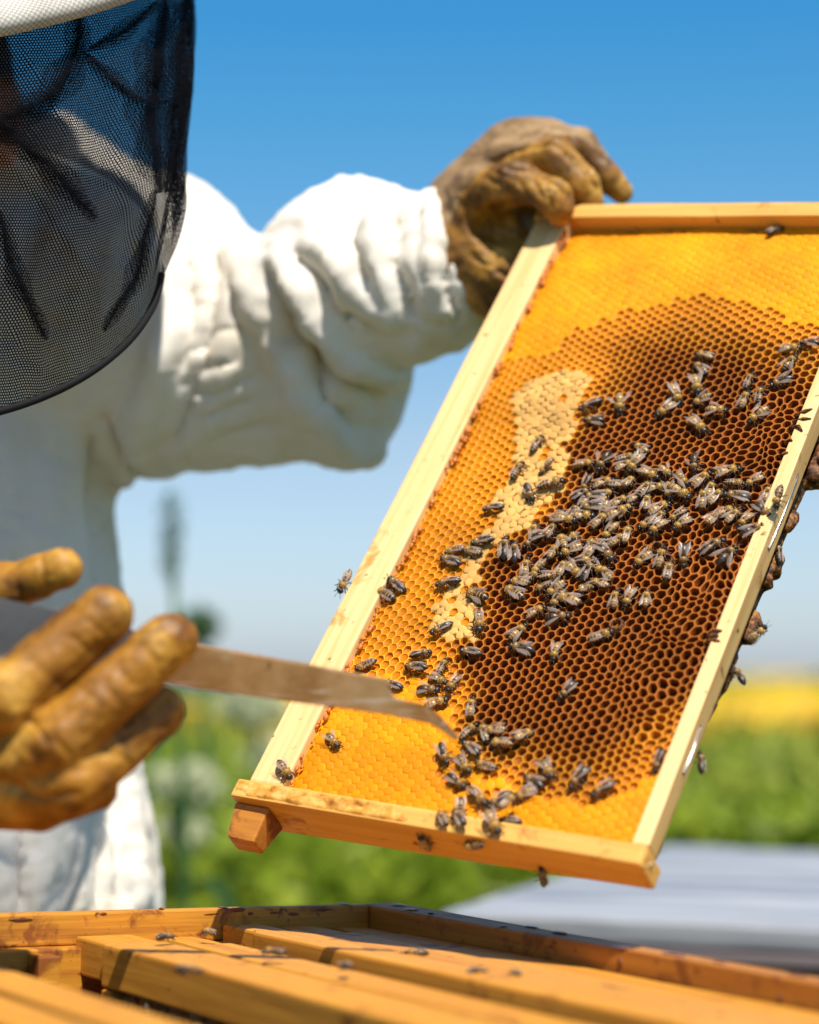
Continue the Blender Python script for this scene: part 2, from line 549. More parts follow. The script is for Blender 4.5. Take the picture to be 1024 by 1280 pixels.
# ------------------------------------------------------------------ neighbouring hive with a galvanised lid
mm = M('galvanised_metal', (.52, .53, .56), .5, .35)
v = mm.coord((2, 14, 9)); mm.base(mm.ramp(mm.noise(1.4, v, 3), [(.35, (.24, .25, .28)), (.62, (.50, .51, .53))])); mm.roughness(mm.ramp(mm.noise(3, v, 4), [(.3, (.42,) * 3), (.7, (.60,) * 3)]))
mm.bump(mm.noise(1.1, v, 3), .4, .015)
def far_hive(c, ang, w, l, top, label, dents):
    root = tag(empty('far_hive', mat=Matrix.Translation((c[0], c[1], 0)) @ Matrix.Rotation(ang, 4, 'Z')), label, 'beehive', 'neighbouring hives')
    part('lid', *box((-w / 2, -l / 2, top - .022), (w / 2, l / 2, top), .006, 3, dents, 9), mm.m, root, smooth=False)
    part('lid_rim', *box((-w / 2 - .006, -l / 2 - .006, top - .034), (w / 2 + .006, l / 2 + .006, top - .023), .003), wood_grey, root)
    y = .25
    k = 0
    while y < top - .045:
        h = min(.24, top - .037 - y)
        b = part('hive_body', *box((-w / 2 + .03, -l / 2 + .03, y), (w / 2 - .03, l / 2 - .03, y + h - .004), .004), wood_grey, root)
        part('handhold', *box((-.06, -l / 2 + .022, y + h * .55), (.06, -l / 2 + .032, y + h * .55 + .03), .003), wood_grey, b)
        y += h; k += 1
    part('stand', *box((-w / 2 + .05, -l / 2 + .05, .0), (w / 2 - .05, l / 2 - .05, .246), .004), wood_grey, root)
far_hive((.42, 2.10), math.radians(-21.5), .55, .76, 1.05, 'nearer galvanised metal lidded beehive behind the open box', .0015)
far_hive((1.02, 3.15), math.radians(-12), .62, .80, 1.06, 'farther galvanised metal lidded beehive at the right edge', .0015)

# ------------------------------------------------------------------ open hive in the foreground
A58, T2 = math.radians(58), math.radians(2)
h1 = np.array([math.cos(A58), -math.sin(A58), 0])
h2 = np.array([-math.sin(A58), -math.cos(A58), 0]) * math.cos(T2) + np.array([0, 0, 1]) * math.sin(T2)
h3 = np.cross(h1, h2); h3 = h3 if h3[2] > 0 else -h3
HC = at(490, 1128, 1.2)
# local axes: x = along the bars (h1), y = across (h2), z = up.  (x, y, z) must be right-handed
flipy = np.dot(np.cross(h1, h2), h3) < 0
HY = -h2 if flipy else h2
YS = -1.0 if flipy else 1.0
HM = Matrix(((h1[0], HY[0], h3[0], HC[0]), (h1[1], HY[1], h3[1], HC[1]), (h1[2], HY[2], h3[2], HC[2]), (0, 0, 0, 1)))
HMn = np.array(HM)
def hv(s, t, u): return (s, t * YS, u)
def hbox(s0, s1, t0, t1, u0, u1, bev=.0012, **k): return box(np.array(hv(s0, t0, u0)), np.array(hv(s1, t1, u1)), bev, **k)
hive = tag(empty('hive_box', mat=HM), 'open wooden beehive box in the foreground with its lid off', 'beehive')
LEN, WID = .508, .415
for z0, z1 in ((-.243, 0.0), (-.49, -.247), (-.737, -.494)):
    top = z1 == 0.0
    w_ = part('end_wall', *hbox(0, .0095 if top else .02, .0205, WID - .0205, z1 - .0165 if top else z0, z1, .0012, rough=.0006, cuts=3), wood_hive_t, hive)
    if top: part('rebate', *hbox(.0, .020, .0205, WID - .0205, z0, z1 - .0170, .001), wood_hive_t, hive)
    part('end_wall', *hbox(LEN - .02, LEN, .0205, WID - .0205, z0, z1 - (.02 if top else 0), .0012), wood_hive_t, hive)
    part('side_wall', *hbox(0, LEN, 0, .020, z0, z1, .0015, rough=.0007, cuts=3), wood_hive_s, hive)
    part('side_wall', *hbox(0, LEN, WID - .020, WID, z0, z1, .0015), wood_hive_s, hive)
part('floor_board', *hbox(-.02, LEN + .04, -.01, WID + .01, -.775, -.741, .002), wood_hive_s, hive)
part('cleat', *hbox(.0205, .034, .212, .224, -.20, -.019, .001), wood_hive_t, hive)
for s_ in (.03, LEN - .09):
    part('stand_leg', *hbox(s_, s_ + .06, .02, .08, -1.10, -.779, .002), wood_grey, hive)
    part('stand_leg', *hbox(s_, s_ + .06, WID - .08, WID - .02, -1.10, -.779, .002), wood_grey, hive)
# dried propolis beads and smears along the rim
pm = M('propolis', (.16, .045, .010), .28)
prop_m = pm.m
def bead(c, r, seed):
    bm = bmesh.new(); bmesh.ops.create_icosphere(bm, subdivisions=2, radius=1)
    V, F = from_bm(bm); V = V * (1 + .3 * vnoise(V * 1.6, seed)[:, None]) * np.asarray(r) + np.asarray(c); return V, F
ms = []
for k in range(16):
    if k < 11: s_, t_ = random.uniform(0, .40), random.uniform(.001, .019)
    else: s_, t_ = random.uniform(.0, .0085), random.uniform(.02, .30)
    ms.append(bead(hv(s_, t_, .0003), (random.uniform(.002, .008), random.uniform(.001, .004), random.uniform(.0002, .0007)), k))
for k in range(14):
    ms.append(bead(hv(.0096, random.uniform(.03, .30), -random.uniform(.001, .004)), (.0005, random.uniform(.002, .007), random.uniform(.0006, .0015)), k + 90))
for k in range(6):
    ms.append(bead(hv(random.uniform(.02, .40), .0203, -random.uniform(.001, .03)), (random.uniform(.001, .003), .0007, random.uniform(.001, .006)), k + 190))
tag(part('propolis', *join(*ms), prop_m, hive, smooth=True), kind='stuff')

# frames still hanging in the box
m = M('dark_comb', (.16, .075, .02), .6)
vv = m.n('ShaderNodeTexVoronoi', Scale=190.0); m.l(m.coord(), vv.inputs['Vector'])
m.base(m.ramp(vv.outputs['Distance'], [(.2, (.07, .028, .008)), (.6, (.36, .19, .05))])); m.bump(vv.outputs['Distance'], .8, .003)
dark_comb_m = m.m
FR = [(.0225, .0485, -.011, 'rightmost of the frames, against the box side wall'), (.0545, .0815, -.0095, 'second frame from the right side wall'),
      (.0885, .1155, -.0075, 'third frame, raised a little above its neighbours'), (.1265, .1535, -.013, 'fourth frame from the right side wall'),
      (.1635, .1985, -.0115, 'broad frame bordering the empty gap'), (.277, .304, -.012, 'frame left of the gap, in the near corner'),
      (.312, .339, -.012, 'frame second from the left side wall'), (.347, .374, -.012, 'leftmost frame against the left side wall')]
for t0, t1, u, lab in FR:
    r = tag(empty('hive_comb', mat=HM), f'wooden hive frame hanging in the box, {lab}', 'hive frame', 'frames hanging in the open box')
    tc = (t0 + t1) / 2
    part('top_bar', *hbox(.052, .456, t0, t1, u - .021, u, .0016, rough=.0004, cuts=2), wood_bar, r)
    part('lug', *hbox(.0125, .0515, t0 + (.003 if t0 != .1635 else 0), t1 - .003, u - .019, u - .0005, .0014, rough=.0004, cuts=2), wood_bar, r)
    part('lug', *hbox(.4565, .494, t0 + .003, t1 - .003, u - .010, u - .0005, .0014), wood_bar, r)
    for s0 in (.055, .446):
        part('end_bar', *hbox(s0, s0 + .009, t0 - .001, t1 + .001, u - .225, u - .0215, .0012), wood_bar, r)
    part('bottom_bar', *hbox(.055, .455, tc - .009, tc + .009, u - .235, u - .2255, .0012), wood_bar, r)
    part('comb', *hbox(.0645, .4455, tc - .0125, tc + .0125, u - .225, u - .0215, .003, rough=.0012, cuts=4), dark_comb_m, r)
# ------------------------------------------------------------------ the held comb frame
# local axes: x along the short side (to the right), y along the long side (up), z out of the comb towards the viewer
D1 = np.array([1972, 3906, 2673.]); D1 /= np.linalg.norm(D1)      # camera space, y up
D2 = np.array([4294, -338, -2673.]); D2 /= np.linalg.norm(D2)
toW = lambda d: d[0] * RGT + d[1] * UPV + d[2] * FWD
fx = toW(D2); fy = toW(D1); fy = fy - fx * (fx @ fy); fy /= np.linalg.norm(fy); fz = np.cross(fx, fy)
FO = c2w(cs(804, 1083, 0.232 / 0.2385))[0]
FM = Matrix(((fx[0], fy[0], fz[0], FO[0]), (fx[1], fy[1], fz[1], FO[1]), (fx[2], fy[2], fz[2], FO[2]), (0, 0, 0, 1)))
frame = tag(empty('comb_frame', mat=FM), 'wooden frame of honeycomb crowded with bees, held up tilted by the beekeeper', 'comb frame')
part('top_bar', *box((-.2275, .0107, -.026), (-.206, .4286, .0), .0012, rough=.00025, cuts=6), wood_comb_y, frame)
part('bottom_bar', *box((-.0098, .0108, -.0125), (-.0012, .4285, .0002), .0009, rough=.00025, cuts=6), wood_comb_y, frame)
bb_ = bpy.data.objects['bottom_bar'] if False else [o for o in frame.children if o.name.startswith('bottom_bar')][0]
bb_.data.materials.append(wood_shaded)
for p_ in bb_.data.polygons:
    if p_.normal.x > .6: p_.material_index = 1  # outer face painted darker, in place of weaker sunlight on it
# lower end bar: wide shoulders on the left, narrow on the right
P = [(-.2335, .0012), (-.002, .0012), (-.001, -.0008), (-.001, -.021), (-.07, -.024), (-.2185, -.029), (-.2335, -.029)]
V, F = prism(P, 0, .0105, .0011)
V = V[:, [0, 2, 1]]
F = [f[:, ::-1] for f in F]
part('end_bar', V, F, wood_comb_x, frame)
V, F = box((-.230, .4288, -.030), (-.001, .4405, .001), .0012, rough=.0003, cuts=5)
part('end_bar', V, F, wood_comb_x, frame)
# lugs: tapered ends of the top bar
def lug(y0, y1, name='lug'):
    a = np.array([(-.2330, y0, -.0235), (-.2115, y0, -.0235), (-.2115, y0, -.0045), (-.2330, y0, -.0045)])
    b = np.array([(-.2310, y1, -.0215), (-.2150, y1, -.0215), (-.2140, y1, -.0090), (-.2305, y1, -.0080)])
    bm = bmesh.new(); vs_ = [bm.verts.new(p) for p in np.vstack([a, b])]
    for q in ((3, 2, 1, 0), (4, 5, 6, 7), (0, 1, 5, 4), (1, 2, 6, 5), (2, 3, 7, 6), (3, 0, 4, 7)): bm.faces.new([vs_[i] for i in q])
    bmesh.ops.recalc_face_normals(bm, faces=bm.faces[:])
    bmesh.ops.bevel(bm, geom=bm.edges[:], offset=.0012, segments=2, profile=.6, affect='EDGES')
    bm.verts.index_update(); V, F = from_bm(bm)
    part(name, V + vnoise(V * 300, 4)[:, None] * .0003, F, wood_worn, frame)
lug(-.0004, -.0185); lug(.4412, .4600)
# propolis crust on the left part of the lower end bar, worked up in ridges
bm = bmesh.new(); nx_, ny_ = 120, 9
X, Y = np.meshgrid(np.linspace(-.2325, -.105, nx_), np.linspace(.0006, .0098, ny_), indexing='ij')
Q = np.stack([X.ravel(), Y.ravel(), X.ravel() * 0], 1)
hh = fbm(Q * np.array([140, 420, 1]), 11, 4) * .0009 + .0005 - sstep(-.16, -.10, Q[:, 0]) * .0016
edge = np.minimum(np.minimum(Q[:, 1] - .0006, .0098 - Q[:, 1]), np.minimum(Q[:, 0] + .2325, -.105 - Q[:, 0]))
Q[:, 2] = np.where(edge < .0004, .0006, .0013 + np.maximum(hh, -.0012))
ii = np.arange(nx_ - 1)[:, None] * ny_ + np.arange(ny_ - 1)[None, :]
bm.free()
m = M('crust', rough=.45); v = m.coord()
c = m.ramp(m.noise(150, v, 5, .6), [(.30, (.20, .06, .01)), (.45, (.55, .24, .03)), (.62, (.72, .40, .10)), (.75, (.34, .20, .12))])
m.base(c); m.bump(m.noise(500, v, 3), .5, .0006)
part('propolis_crust', Q, np.stack([ii, ii + ny_, ii + ny_ + 1, ii + 1], -1).reshape(-1, 4), m.m, frame, smooth=True)
# nails, wire
m = M('steel_wire', (.75, .72, .68), .28, 1.0); steel = m.m
def sub_tube(name, pts, r, mat, parent, n=6): return part(name, *tube(pts, r, n), mat, parent, smooth=True)
for y0, y1, z0, z1 in ((.241, .192, -.0062, -.0050), (.0815, .0560, -.0055, -.0062)):
    sub_tube('wire', [(-.003, y0 + .0004, z0), (-.0008, y0, z0), (-.0006, (y0 + y1) / 2, (z0 + z1) / 2), (-.0008, y1, z1), (-.003, y1 - .0004, z1)], .00045, steel, frame)
for y, z in ((.241, -.0062), (.192, -.0050), (.0815, -.0055), (.0560, -.0062), (.14, -.006)):
    V, F = lathe([(-.0014, .0015), (-.0011, .0013), (-.0011, .0001)], 10, 0)
    part('wire_hole', V + np.array([0, y, z]), F, prop_m, frame)
V, F = lathe([(-.0012, .0012), (-.0002, .0012), (.0001, .0006), (.0001, .0001)], 10, 0)
part('nail', V + np.array([0, .0060, -.0085]), F, steel, frame)

# --- the honeycomb itself: every cell is a hexagon of its own with rim, wall and floor
P_DARK, P_BROOD, P_CAPT, P_CAPB = (
    [(-156, 326), (-138, 346), (-107, 355), (-66, 352), (-29, 338), (0, 333), (15, 281), (-5, 88), (-11, 69), (-21, 51), (-33, 37), (-57, 33), (-80, 37), (-105, 47), (-123, 64), (-125, 81), (-143, 99), (-154, 109), (-138, 115), (-141, 133), (-152, 151), (-156, 165), (-146, 186), (-137, 190), (-132, 207), (-130, 219), (-133, 238), (-139, 248), (-138, 266), (-139, 290), (-142, 307)],
    [(-173, 305), (-142, 308), (-140, 290), (-138, 267), (-139, 248), (-133, 237), (-131, 219), (-133, 207), (-138, 190), (-146, 186), (-156, 165), (-152, 151), (-141, 133), (-139, 116), (-153, 111), (-167, 117), (-173, 132), (-168, 146), (-164, 172), (-158, 192), (-164, 200), (-166, 223), (-165, 238), (-179, 267), (-187, 286)],
    [(-217, 427), (13, 432), (10, 345), (-32, 350), (-69, 361), (-110, 366), (-142, 356), (-166, 336), (-179, 317), (-198, 313), (-212, 319)],
    [(-211, 3), (-211, 69), (-199, 81), (-162, 86), (-126, 63), (-104, 40), (-78, 32), (-55, 28), (-27, 32), (-5, 65), (0, 3)])
PIT = 5.2; RX = PIT / math.sqrt(3)
cx, cy = [], []
for i in range(-3, 50):
    for j in range(-2, 90):
        cx.append(-206.5 + i * PIT * math.cos(math.pi / 6)); cy.append(8 + j * PIT + (i % 2) * PIT / 2)
Cc = np.stack([cx, cy], 1)
Cc = Cc[(Cc[:, 0] > -209.5) & (Cc[:, 0] < -7) & (Cc[:, 1] > 7) & (Cc[:, 1] < 432)]
# drop the cells a queen cup and larger drone cells take
def comb_warp(P):
    P3_ = np.stack([P[:, 0], P[:, 1], P[:, 0] * 0], 1)
    w = np.stack([fbm(P3_ / 22, 21, 2), fbm(P3_ / 22, 31, 2)], 1) * 1.1
    # irregular drone comb by the lower right bar
    g = np.exp(-((P[:, 0] + 28) / 30) ** 2) * sstep(40, 90, P[:, 1]) * (1 - sstep(270, 330, P[:, 1]))
    w = w + np.stack([vnoise(P3_ / 9.5, 41), vnoise(P3_ / 9.5, 51)], 1) * (2.3 * g + .35)[:, None]
    return P + w
def comb_base(P):
    x, y = P[:, 0], P[:, 1]
    P3_ = np.stack([x, y, x * 0], 1)
    z = -3.2 + .9 * vnoise(P3_ / 60, 61) + .45 * vnoise(P3_ / 16, 62)
    z = z - 6.5 * sstep(385, 434, y) - 1.5 * sstep(24, 8, y) * sstep(-170, -60, -np.abs(x)) 
    z = z - 2.2 * sstep(-196, -210, x) - .6 * sstep(-18, -8, x)
    z = z + 1.0 * sstep(12, -4, poly_sd(P, P_BROOD))
    return z
nC = len(Cc)
P3C = np.stack([Cc[:, 0], Cc[:, 1], Cc[:, 0] * 0], 1)
sdD, sdB, sdT, sdL = (poly_sd(Cc, q) for q in (P_DARK, P_BROOD, P_CAPT, P_CAPB))
jit = vnoise(P3C / 7, 71) * 3
up_ = sstep(250, 320, Cc[:, 1]); low_ = sstep(125, 60, Cc[:, 1]) * sstep(-115, -70, Cc[:, 0])
dk = sstep(0, 1, (6 + 2 * up_ + 8 * low_ - sdD - jit) / (14 + 34 * up_ + 36 * low_))                                     # how old and brown the wax is
brood = sdB + 1.1 * jit + 2.2 * (rng.random(nC) - .5) < 0
cap = (np.minimum(sdT, sdL) + 1.5 * jit < 0) & ~brood & (dk < .16 + .12 * (rng.random(nC) - .5))
cap &= ~((Cc[:, 0] > -130) & (Cc[:, 0] < -60) & (Cc[:, 1] > 25) & (Cc[:, 1] < 60) & (rng.random(nC) < .25))
honey = ~brood & ~cap & (dk < .5)
rnd = rng.random(nC)
pin = brood & (rnd < .05)                                        # a few brood cells still open
NA = 12
ang = np.arange(NA) * np.pi / 6
hexr = RX / np.where(np.arange(NA) % 2 == 0, 1, 1 / math.cos(math.pi / 6))   # corners and edge middles
hexp = np.stack([np.cos(ang) * hexr, np.sin(ang) * hexr], 1)
rnd_p = np.stack([np.cos(ang), np.sin(ang)], 1) * RX * .92
def ring(scale, roundness):
    s = np.broadcast_to(np.asarray(scale, float), (nC,))[:, None, None]
    r = np.broadcast_to(np.asarray(roundness, float), (nC,))[:, None, None]
    return Cc[:, None, :] + s * (hexp[None] * (1 - r) + rnd_p[None] * r)
isopen = ~cap & ~brood | pin
S1 = np.where(isopen, np.where(dk > .5, .90, .935), np.where(brood, .88, .90))
S2 = np.where(isopen, np.where(dk > .5, .82, .885), np.where(brood, .62, .60))
S3 = np.where(isopen, np.where(dk > .5, .76, .85), np.where(brood, .30, .30))
R0 = ring(1.0, 0); R1 = ring(S1, .25); R2 = ring(S2, .55); R3 = ring(S3, .6)
def warpz(R):
    flat = R.reshape(-1, 2)
    w = comb_warp(flat)
    w[:, 0] = np.clip(w[:, 0], -208.5, -8.8); w[:, 1] = np.clip(w[:, 1], 9.5, 430.0)
    return w
W0, W1, W2, W3, WC = (warpz(R) for R in (R0, R1, R2, R3, Cc[:, None, :]))
B0 = comb_base(W0); B1 = comb_base(W1); B2 = comb_base(W2); B3 = comb_base(W3); BC = comb_base(WC)
e = lambda a: np.repeat(a, NA)
depth = np.where(dk > .5, 3.0 + 6.5 * sstep(.5, .95, dk) - 2.5 * (rnd < .10) + rnd, .45 + 1.0 * sstep(-196, -150, Cc[:, 0] + 8 * jit) * (rnd * .8 + .4) + 2.0 * dk)
depth = np.where(isopen, depth, 0)
dome = np.where(brood, .16 + .22 * rnd, .10 + .30 * rnd) * ~isopen
# deep creases and small gaps where brood cappings meet
k0 = np.round(R0.reshape(-1, 2) * 4)
gap = _h(k0[:, 0].astype(np.int64), k0[:, 1].astype(np.int64), np.zeros(len(k0), np.int64), 5) > .42
nb = e(brood | (sdB < 2))
Z0 = B0 + .18 * vnoise(np.c_[W0, W0[:, 0] * 0] / 2.2, 81) - np.where(e(cap), .06, 0) - np.where(nb & gap, 1.5, 0)
Z1 = B1 + np.where(e(isopen), .12, e(dome) * .45) - np.where(nb & gap & e(~isopen), .35, 0)
Z2 = B2 + np.where(e(isopen), -.35, e(dome) * .9)
Z3 = B3 + np.where(e(isopen), -e(depth), e(dome))
ZC = BC + np.where(isopen, -depth - np.where(dk > .5, .9, 0), dome + .05)
Vc = np.concatenate([np.c_[W, Z] for W, Z in ((W0, Z0), (W1, Z1), (W2, Z2), (W3, Z3), (WC, ZC))]) * .001
b = np.arange(nC)[:, None] * NA; k = np.arange(NA)[None]; kn = (k + 1) % NA
q = []
for r in range(3):
    o, o2 = r * nC * NA, (r + 1) * nC * NA
    q.append(np.stack([o + b + k, o + b + kn, o2 + b + kn, o2 + b + k], -1).reshape(-1, 4))
quads = np.concatenate(q)
o3 = 3 * nC * NA
tris = np.stack([o3 + b + k, o3 + b + kn, np.broadcast_to(4 * nC * NA + np.arange(nC)[:, None], (nC, NA))], -1).reshape(-1, 3)
# wax pigments
def lerp3(a, b_, t): return np.array(a)[None] * (1 - t[:, None]) + np.array(b_)[None] * t[:, None]
tone = (1 + .20 * vnoise(P3C / 30, 91) + .10 * (rng.random(nC) - .5))[:, None]
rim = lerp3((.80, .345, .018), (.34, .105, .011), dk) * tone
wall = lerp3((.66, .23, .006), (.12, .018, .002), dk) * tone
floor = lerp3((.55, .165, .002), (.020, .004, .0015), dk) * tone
capc = np.array((.76, .275, .003))[None] * tone * (1 + .05 * rng.normal(size=(nC, 1)))
brc = np.array((.64, .355, .100))[None] * tone * (1 + .10 * rng.normal(size=(nC, 1)))
bm_, cm_ = (brood & ~pin)[:, None], cap[:, None]
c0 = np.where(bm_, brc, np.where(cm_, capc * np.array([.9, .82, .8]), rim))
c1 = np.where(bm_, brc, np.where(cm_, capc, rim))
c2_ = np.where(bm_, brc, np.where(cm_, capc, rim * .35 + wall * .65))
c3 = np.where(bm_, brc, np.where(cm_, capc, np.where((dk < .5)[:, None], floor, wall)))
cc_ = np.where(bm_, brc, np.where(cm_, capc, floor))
E0 = np.repeat(c0, NA, 0)
E0[nb & gap] = (.16, .07, .025)
gl = np.where(honey, .55, np.where(cap, .45, np.where(brood, 0, .25)))
E1 = np.repeat(c1, NA, 0)
E1[nb & gap & (rng.random(len(gap)) < .35)] = (.30, .145, .05)
E0[nb & gap] = (.11, .045, .015)
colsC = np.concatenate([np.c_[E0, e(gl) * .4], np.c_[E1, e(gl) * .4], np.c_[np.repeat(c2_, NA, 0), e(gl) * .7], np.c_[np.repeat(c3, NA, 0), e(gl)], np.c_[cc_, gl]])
m = M('beeswax', rough=.5, spec=.16)
at_ = m.n('ShaderNodeAttribute'); at_.attribute_name = 'Col'
v = m.coord()
nz = m.noise(900, v, 3)
m.base(m.mix(.35, at_.outputs['Color'], m.mix(nz, (0.55, .5, .45, 1), (1, 1, 1, 1)), 'MULTIPLY'))
mr = m.n('ShaderNodeMapRange'); m.l(at_.outputs['Alpha'], mr.inputs['Value']); mr.inputs['To Min'].default_value = .62; mr.inputs['To Max'].default_value = .30
m.roughness(mr.outputs['Result'])
m.bump(nz, .25, .0006)
m.set('Subsurface Weight', .12); m.set('Subsurface Radius', (.004, .0018, .0004)); m.set('Subsurface Scale', 1.0)
wax_m = m.m
sel_b = (brood & ~pin)
def submesh(mask, name, label=None):
    cellq = np.tile(np.repeat(mask, NA), 3); cellt = np.repeat(mask, NA)
    Q_, T_ = quads[cellq], tris[cellt]
    used = np.unique(np.concatenate([Q_.ravel(), T_.ravel()]))
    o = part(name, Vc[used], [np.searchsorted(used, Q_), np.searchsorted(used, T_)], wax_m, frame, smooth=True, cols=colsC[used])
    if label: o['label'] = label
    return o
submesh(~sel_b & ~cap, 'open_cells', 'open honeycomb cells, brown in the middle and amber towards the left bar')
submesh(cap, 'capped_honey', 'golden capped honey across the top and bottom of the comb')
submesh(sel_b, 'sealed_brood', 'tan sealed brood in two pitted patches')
# midrib and back of the comb
nx_, ny_ = 42, 84
X, Y = np.meshgrid(np.linspace(-.206, -.0102, nx_), np.linspace(.0108, .4285, ny_), indexing='ij')
Q = np.stack([X.ravel(), Y.ravel(), X.ravel() * 0], 1)
Q[:, 2] = -.0290 + .0012 * vnoise(Q * 80, 3) + .0008 * vnoise(Q * 300, 5)
ii = np.arange(nx_ - 1)[:, None] * ny_ + np.arange(ny_ - 1)[None, :]
part('comb_back', Q, np.stack([ii, ii + 1, ii + ny_ + 1, ii + ny_], -1).reshape(-1, 4), dark_comb_m, frame, smooth=True)
# burr comb bulging out behind the right bar, with a few open cells
B = Field((-.03, .09, -.055), (.028, .33, -.012), .0011)
for y, r, x, z in ((.272, .0105, .004, -.030), (.284, .011, .009, -.033), (.262, .009, .002, -.029), (.298, .010, .006, -.032), (.228, .0045, .0035, -.024), (.222, .004, .0025, -.024), (.196, .007, .003, -.026), (.187, .006, .002, -.025),
                   (.203, .005, .001, -.025), (.157, .0065, .0035, -.027), (.152, .005, .003, -.026), (.163, .005, .0, -.026), (.128, .0055, -.001, -.025), (.120, .0055, -.002, -.025), (.137, .004, -.001, -.025), (.108, .004, -.003, -.024), (.101, .003, -.0035, -.023),
                   (.312, .009, .002, -.030)):
    B.ball((x - .0078 + .002 * (y > .25), y, z), (r * .80, r, r * .85), .0035)
B.cone((-.012, .10, -.027), (-.011, .32, -.030), .003, .006, .003)
for y, x, z in ((.272, .010, -.020), (.279, .016, -.024), (.285, .012, -.021), (.266, .008, -.019), (.291, .015, -.023), (.197, .009, -.020), (.189, .007, -.019), (.156, .008, -.021)):
    B.cone((x - .0045, y, z), (x - .010, y, z - .008), .0012, .0026, .003, 'sub')
V, F = B.mesh()
m = M('burr_wax', rough=.62, spec=.3); v = m.coord(); m.base(m.ramp(m.noise(330, v, 5, .65), [(.38, (.020, .007, .003)), (.50, (.10, .032, .008)), (.60, (.30, .12, .025)), (.75, (.55, .30, .09))])); m.set('Subsurface Weight', .1); m.set('Subsurface Radius', (.004, .0018, .0004)); m.set('Subsurface Scale', 1.0)
part('burr_comb', V + (.0008 * fbm(V * 280, 2, 3))[:, None] * np.array([1, .6, 1]), F, m.m, frame, smooth=True)
# crumbs of reddish wax along the inner edge of the left bar
ms = []
for k_ in range(110):
    y_ = random.uniform(.02, .42); r_ = random.uniform(.0005, .0016)
    ms.append(bead((-.2050 + random.uniform(-.0012, .0025), y_, -.0022), (r_, r_ * random.uniform(.8, 1.8), r_ * .8), k_))
wc = M('red_wax', (.46, .13, .010), .45)
tag(part('wax_crumbs', *join(*ms), wc.m, frame, smooth=True), kind='stuff')
# torn wax bridges clinging to the right bar, and two queen cups among the brown cells
ms = []
for x, y, dx, dy, r in ((-.0098, .2790, .006, .003, .0011), (-.0098, .2745, .0075, .0005, .0009), (-.0100, .2700, .0055, -.004, .0012), (-.0098, .1335, .004, .001, .0012), (-.0098, .1290, .005, -.001, .0010), (-.0095, .1310, .003, .0, .0016), (-.0098, .2600, .002, -.001, .0008), (-.0098, .2505, .0022, .0005, .0008)):
    a0 = np.array([x - .003, y, -.0025]); a1 = np.array([x + dx * .5, y + dy * .3, .0009]); a2 = np.array([x + dx, y + dy, .0006])
    ms.append(tube([a0, a1, a2], [r * 1.3, r, r * .35], 7))
part('wax_bridge', *join(*ms), m.m, frame, smooth=True)
for x, y, z in ((-.0685, .1520, .0), (-.0590, .1835, .0), (-.0510, .1760, .0), (-.0640, .1335, -.001)):
    V, F = lathe([(-.004, .0041), (.0005, .0042), (.0022, .0036), (.0026, .0030), (.0018, .0026), (-.0015, .0026), (-.004, .0018), (-.0042, .0001)], 16, 2)
    V = V + np.array([x, y, z - .0025]) + vnoise(V * 400, 6)[:, None] * .0003
    part('queen_cup', V, F, m.m, frame, smooth=True)
# ------------------------------------------------------------------ the beekeeper
PO = np.array([-.36, 1.48, 0.0])
person = tag(empty('person', PO), 'beekeeper in white jacket, dark netted hat and tan leather gloves, holding up the comb frame', 'person')
def finish(field, folds=(), noise_amp=(), sharp=False):
    """mesh a field, press folds into the cloth or leather, return world vertices"""
    V, F = field.mesh()
    N = vnormals(V, F)
    px = np.stack([512 + F_PX * V[:, 0] / V[:, 2], 640 - F_PX * V[:, 1] / V[:, 2]], 1)
    front = sstep(-.1, .35, -(N * V).sum(1) / np.linalg.norm(V, axis=1))
    off = np.zeros(len(V))
    for line, w, a in folds:
        d = poly_dist(px, line)
        L = np.asarray(line, float)
        ends = np.minimum(np.linalg.norm(px - L[0], axis=1), np.linalg.norm(px - L[-1], axis=1))
        prof_ = np.exp(-(d / w) ** 2) if not sharp or a > 0 else .35 * np.exp(-(d / w) ** 2) + 1.15 * np.exp(-d / (w * .5))
        off += a * .001 * prof_ * (.35 + .65 * sstep(0, 3 * w, ends + w)) * front
    V2 = V + N * off[:, None]
    N = vnormals(V2, F)
    for sc, amp, seed in noise_amp:
        V2 = V2 + N * (amp * .001 * (1 - 2 * np.abs(fbm(V * np.asarray(sc), seed, 2))))[:, None]
    return c2w(V2), [f[:, ::-1] for f in F]

cloth = M('white_cotton', (.78, .74, .68), .85, 0, .2)
v = cloth.coord((1, 1, 1))
c = cloth.ramp(cloth.noise(9, v, 5, .6), [(.35, (.78, .74, .69)), (.58, (.73, .675, .59)), (.74, (.61, .51, .36))])
cloth.base(c)
w1 = cloth.noise(700, v, 2); cloth.bump(w1, .25, .0006)
cloth.set('Sheen Weight', .15)

J = Field((-.60, -.44, .90), (.075, .27, 1.74), .0036)
J.cone(cs(-95, 400, 1.50), cs(-118, 800, 1.46), .131, .136, .05)
J.cone(cs(-118, 800, 1.46), cs(-108, 1130, 1.43), .136, .148, .05)
J.cone(cs(-108, 1130, 1.43), cs(-90, 1400, 1.45), .148, .170, .05)
J.cone(cs(-330, 400, 1.52), cs(-320, 1400, 1.51), .133, .17, .05)
J.cone(cs(198, 332, 1.47), cs(150, 420, 1.48), .057, .07, .03)
J.cone(cs(190, 330, 1.48), cs(20, 215, 1.51), .052, .050, .03)
J.cone(cs(-420, 330, 1.48), cs(-220, 215, 1.51), .055, .050, .03)
J.cone(cs(165, 420, 1.47), cs(395, 456, 1.43), .096, .060, .03)
J.cone(cs(385, 400, 1.44), cs(436, 528, 1.43), .055, .021, .024)
J.cone(cs(436, 528, 1.43), cs(463, 562, 1.43), .019, .007, .008)
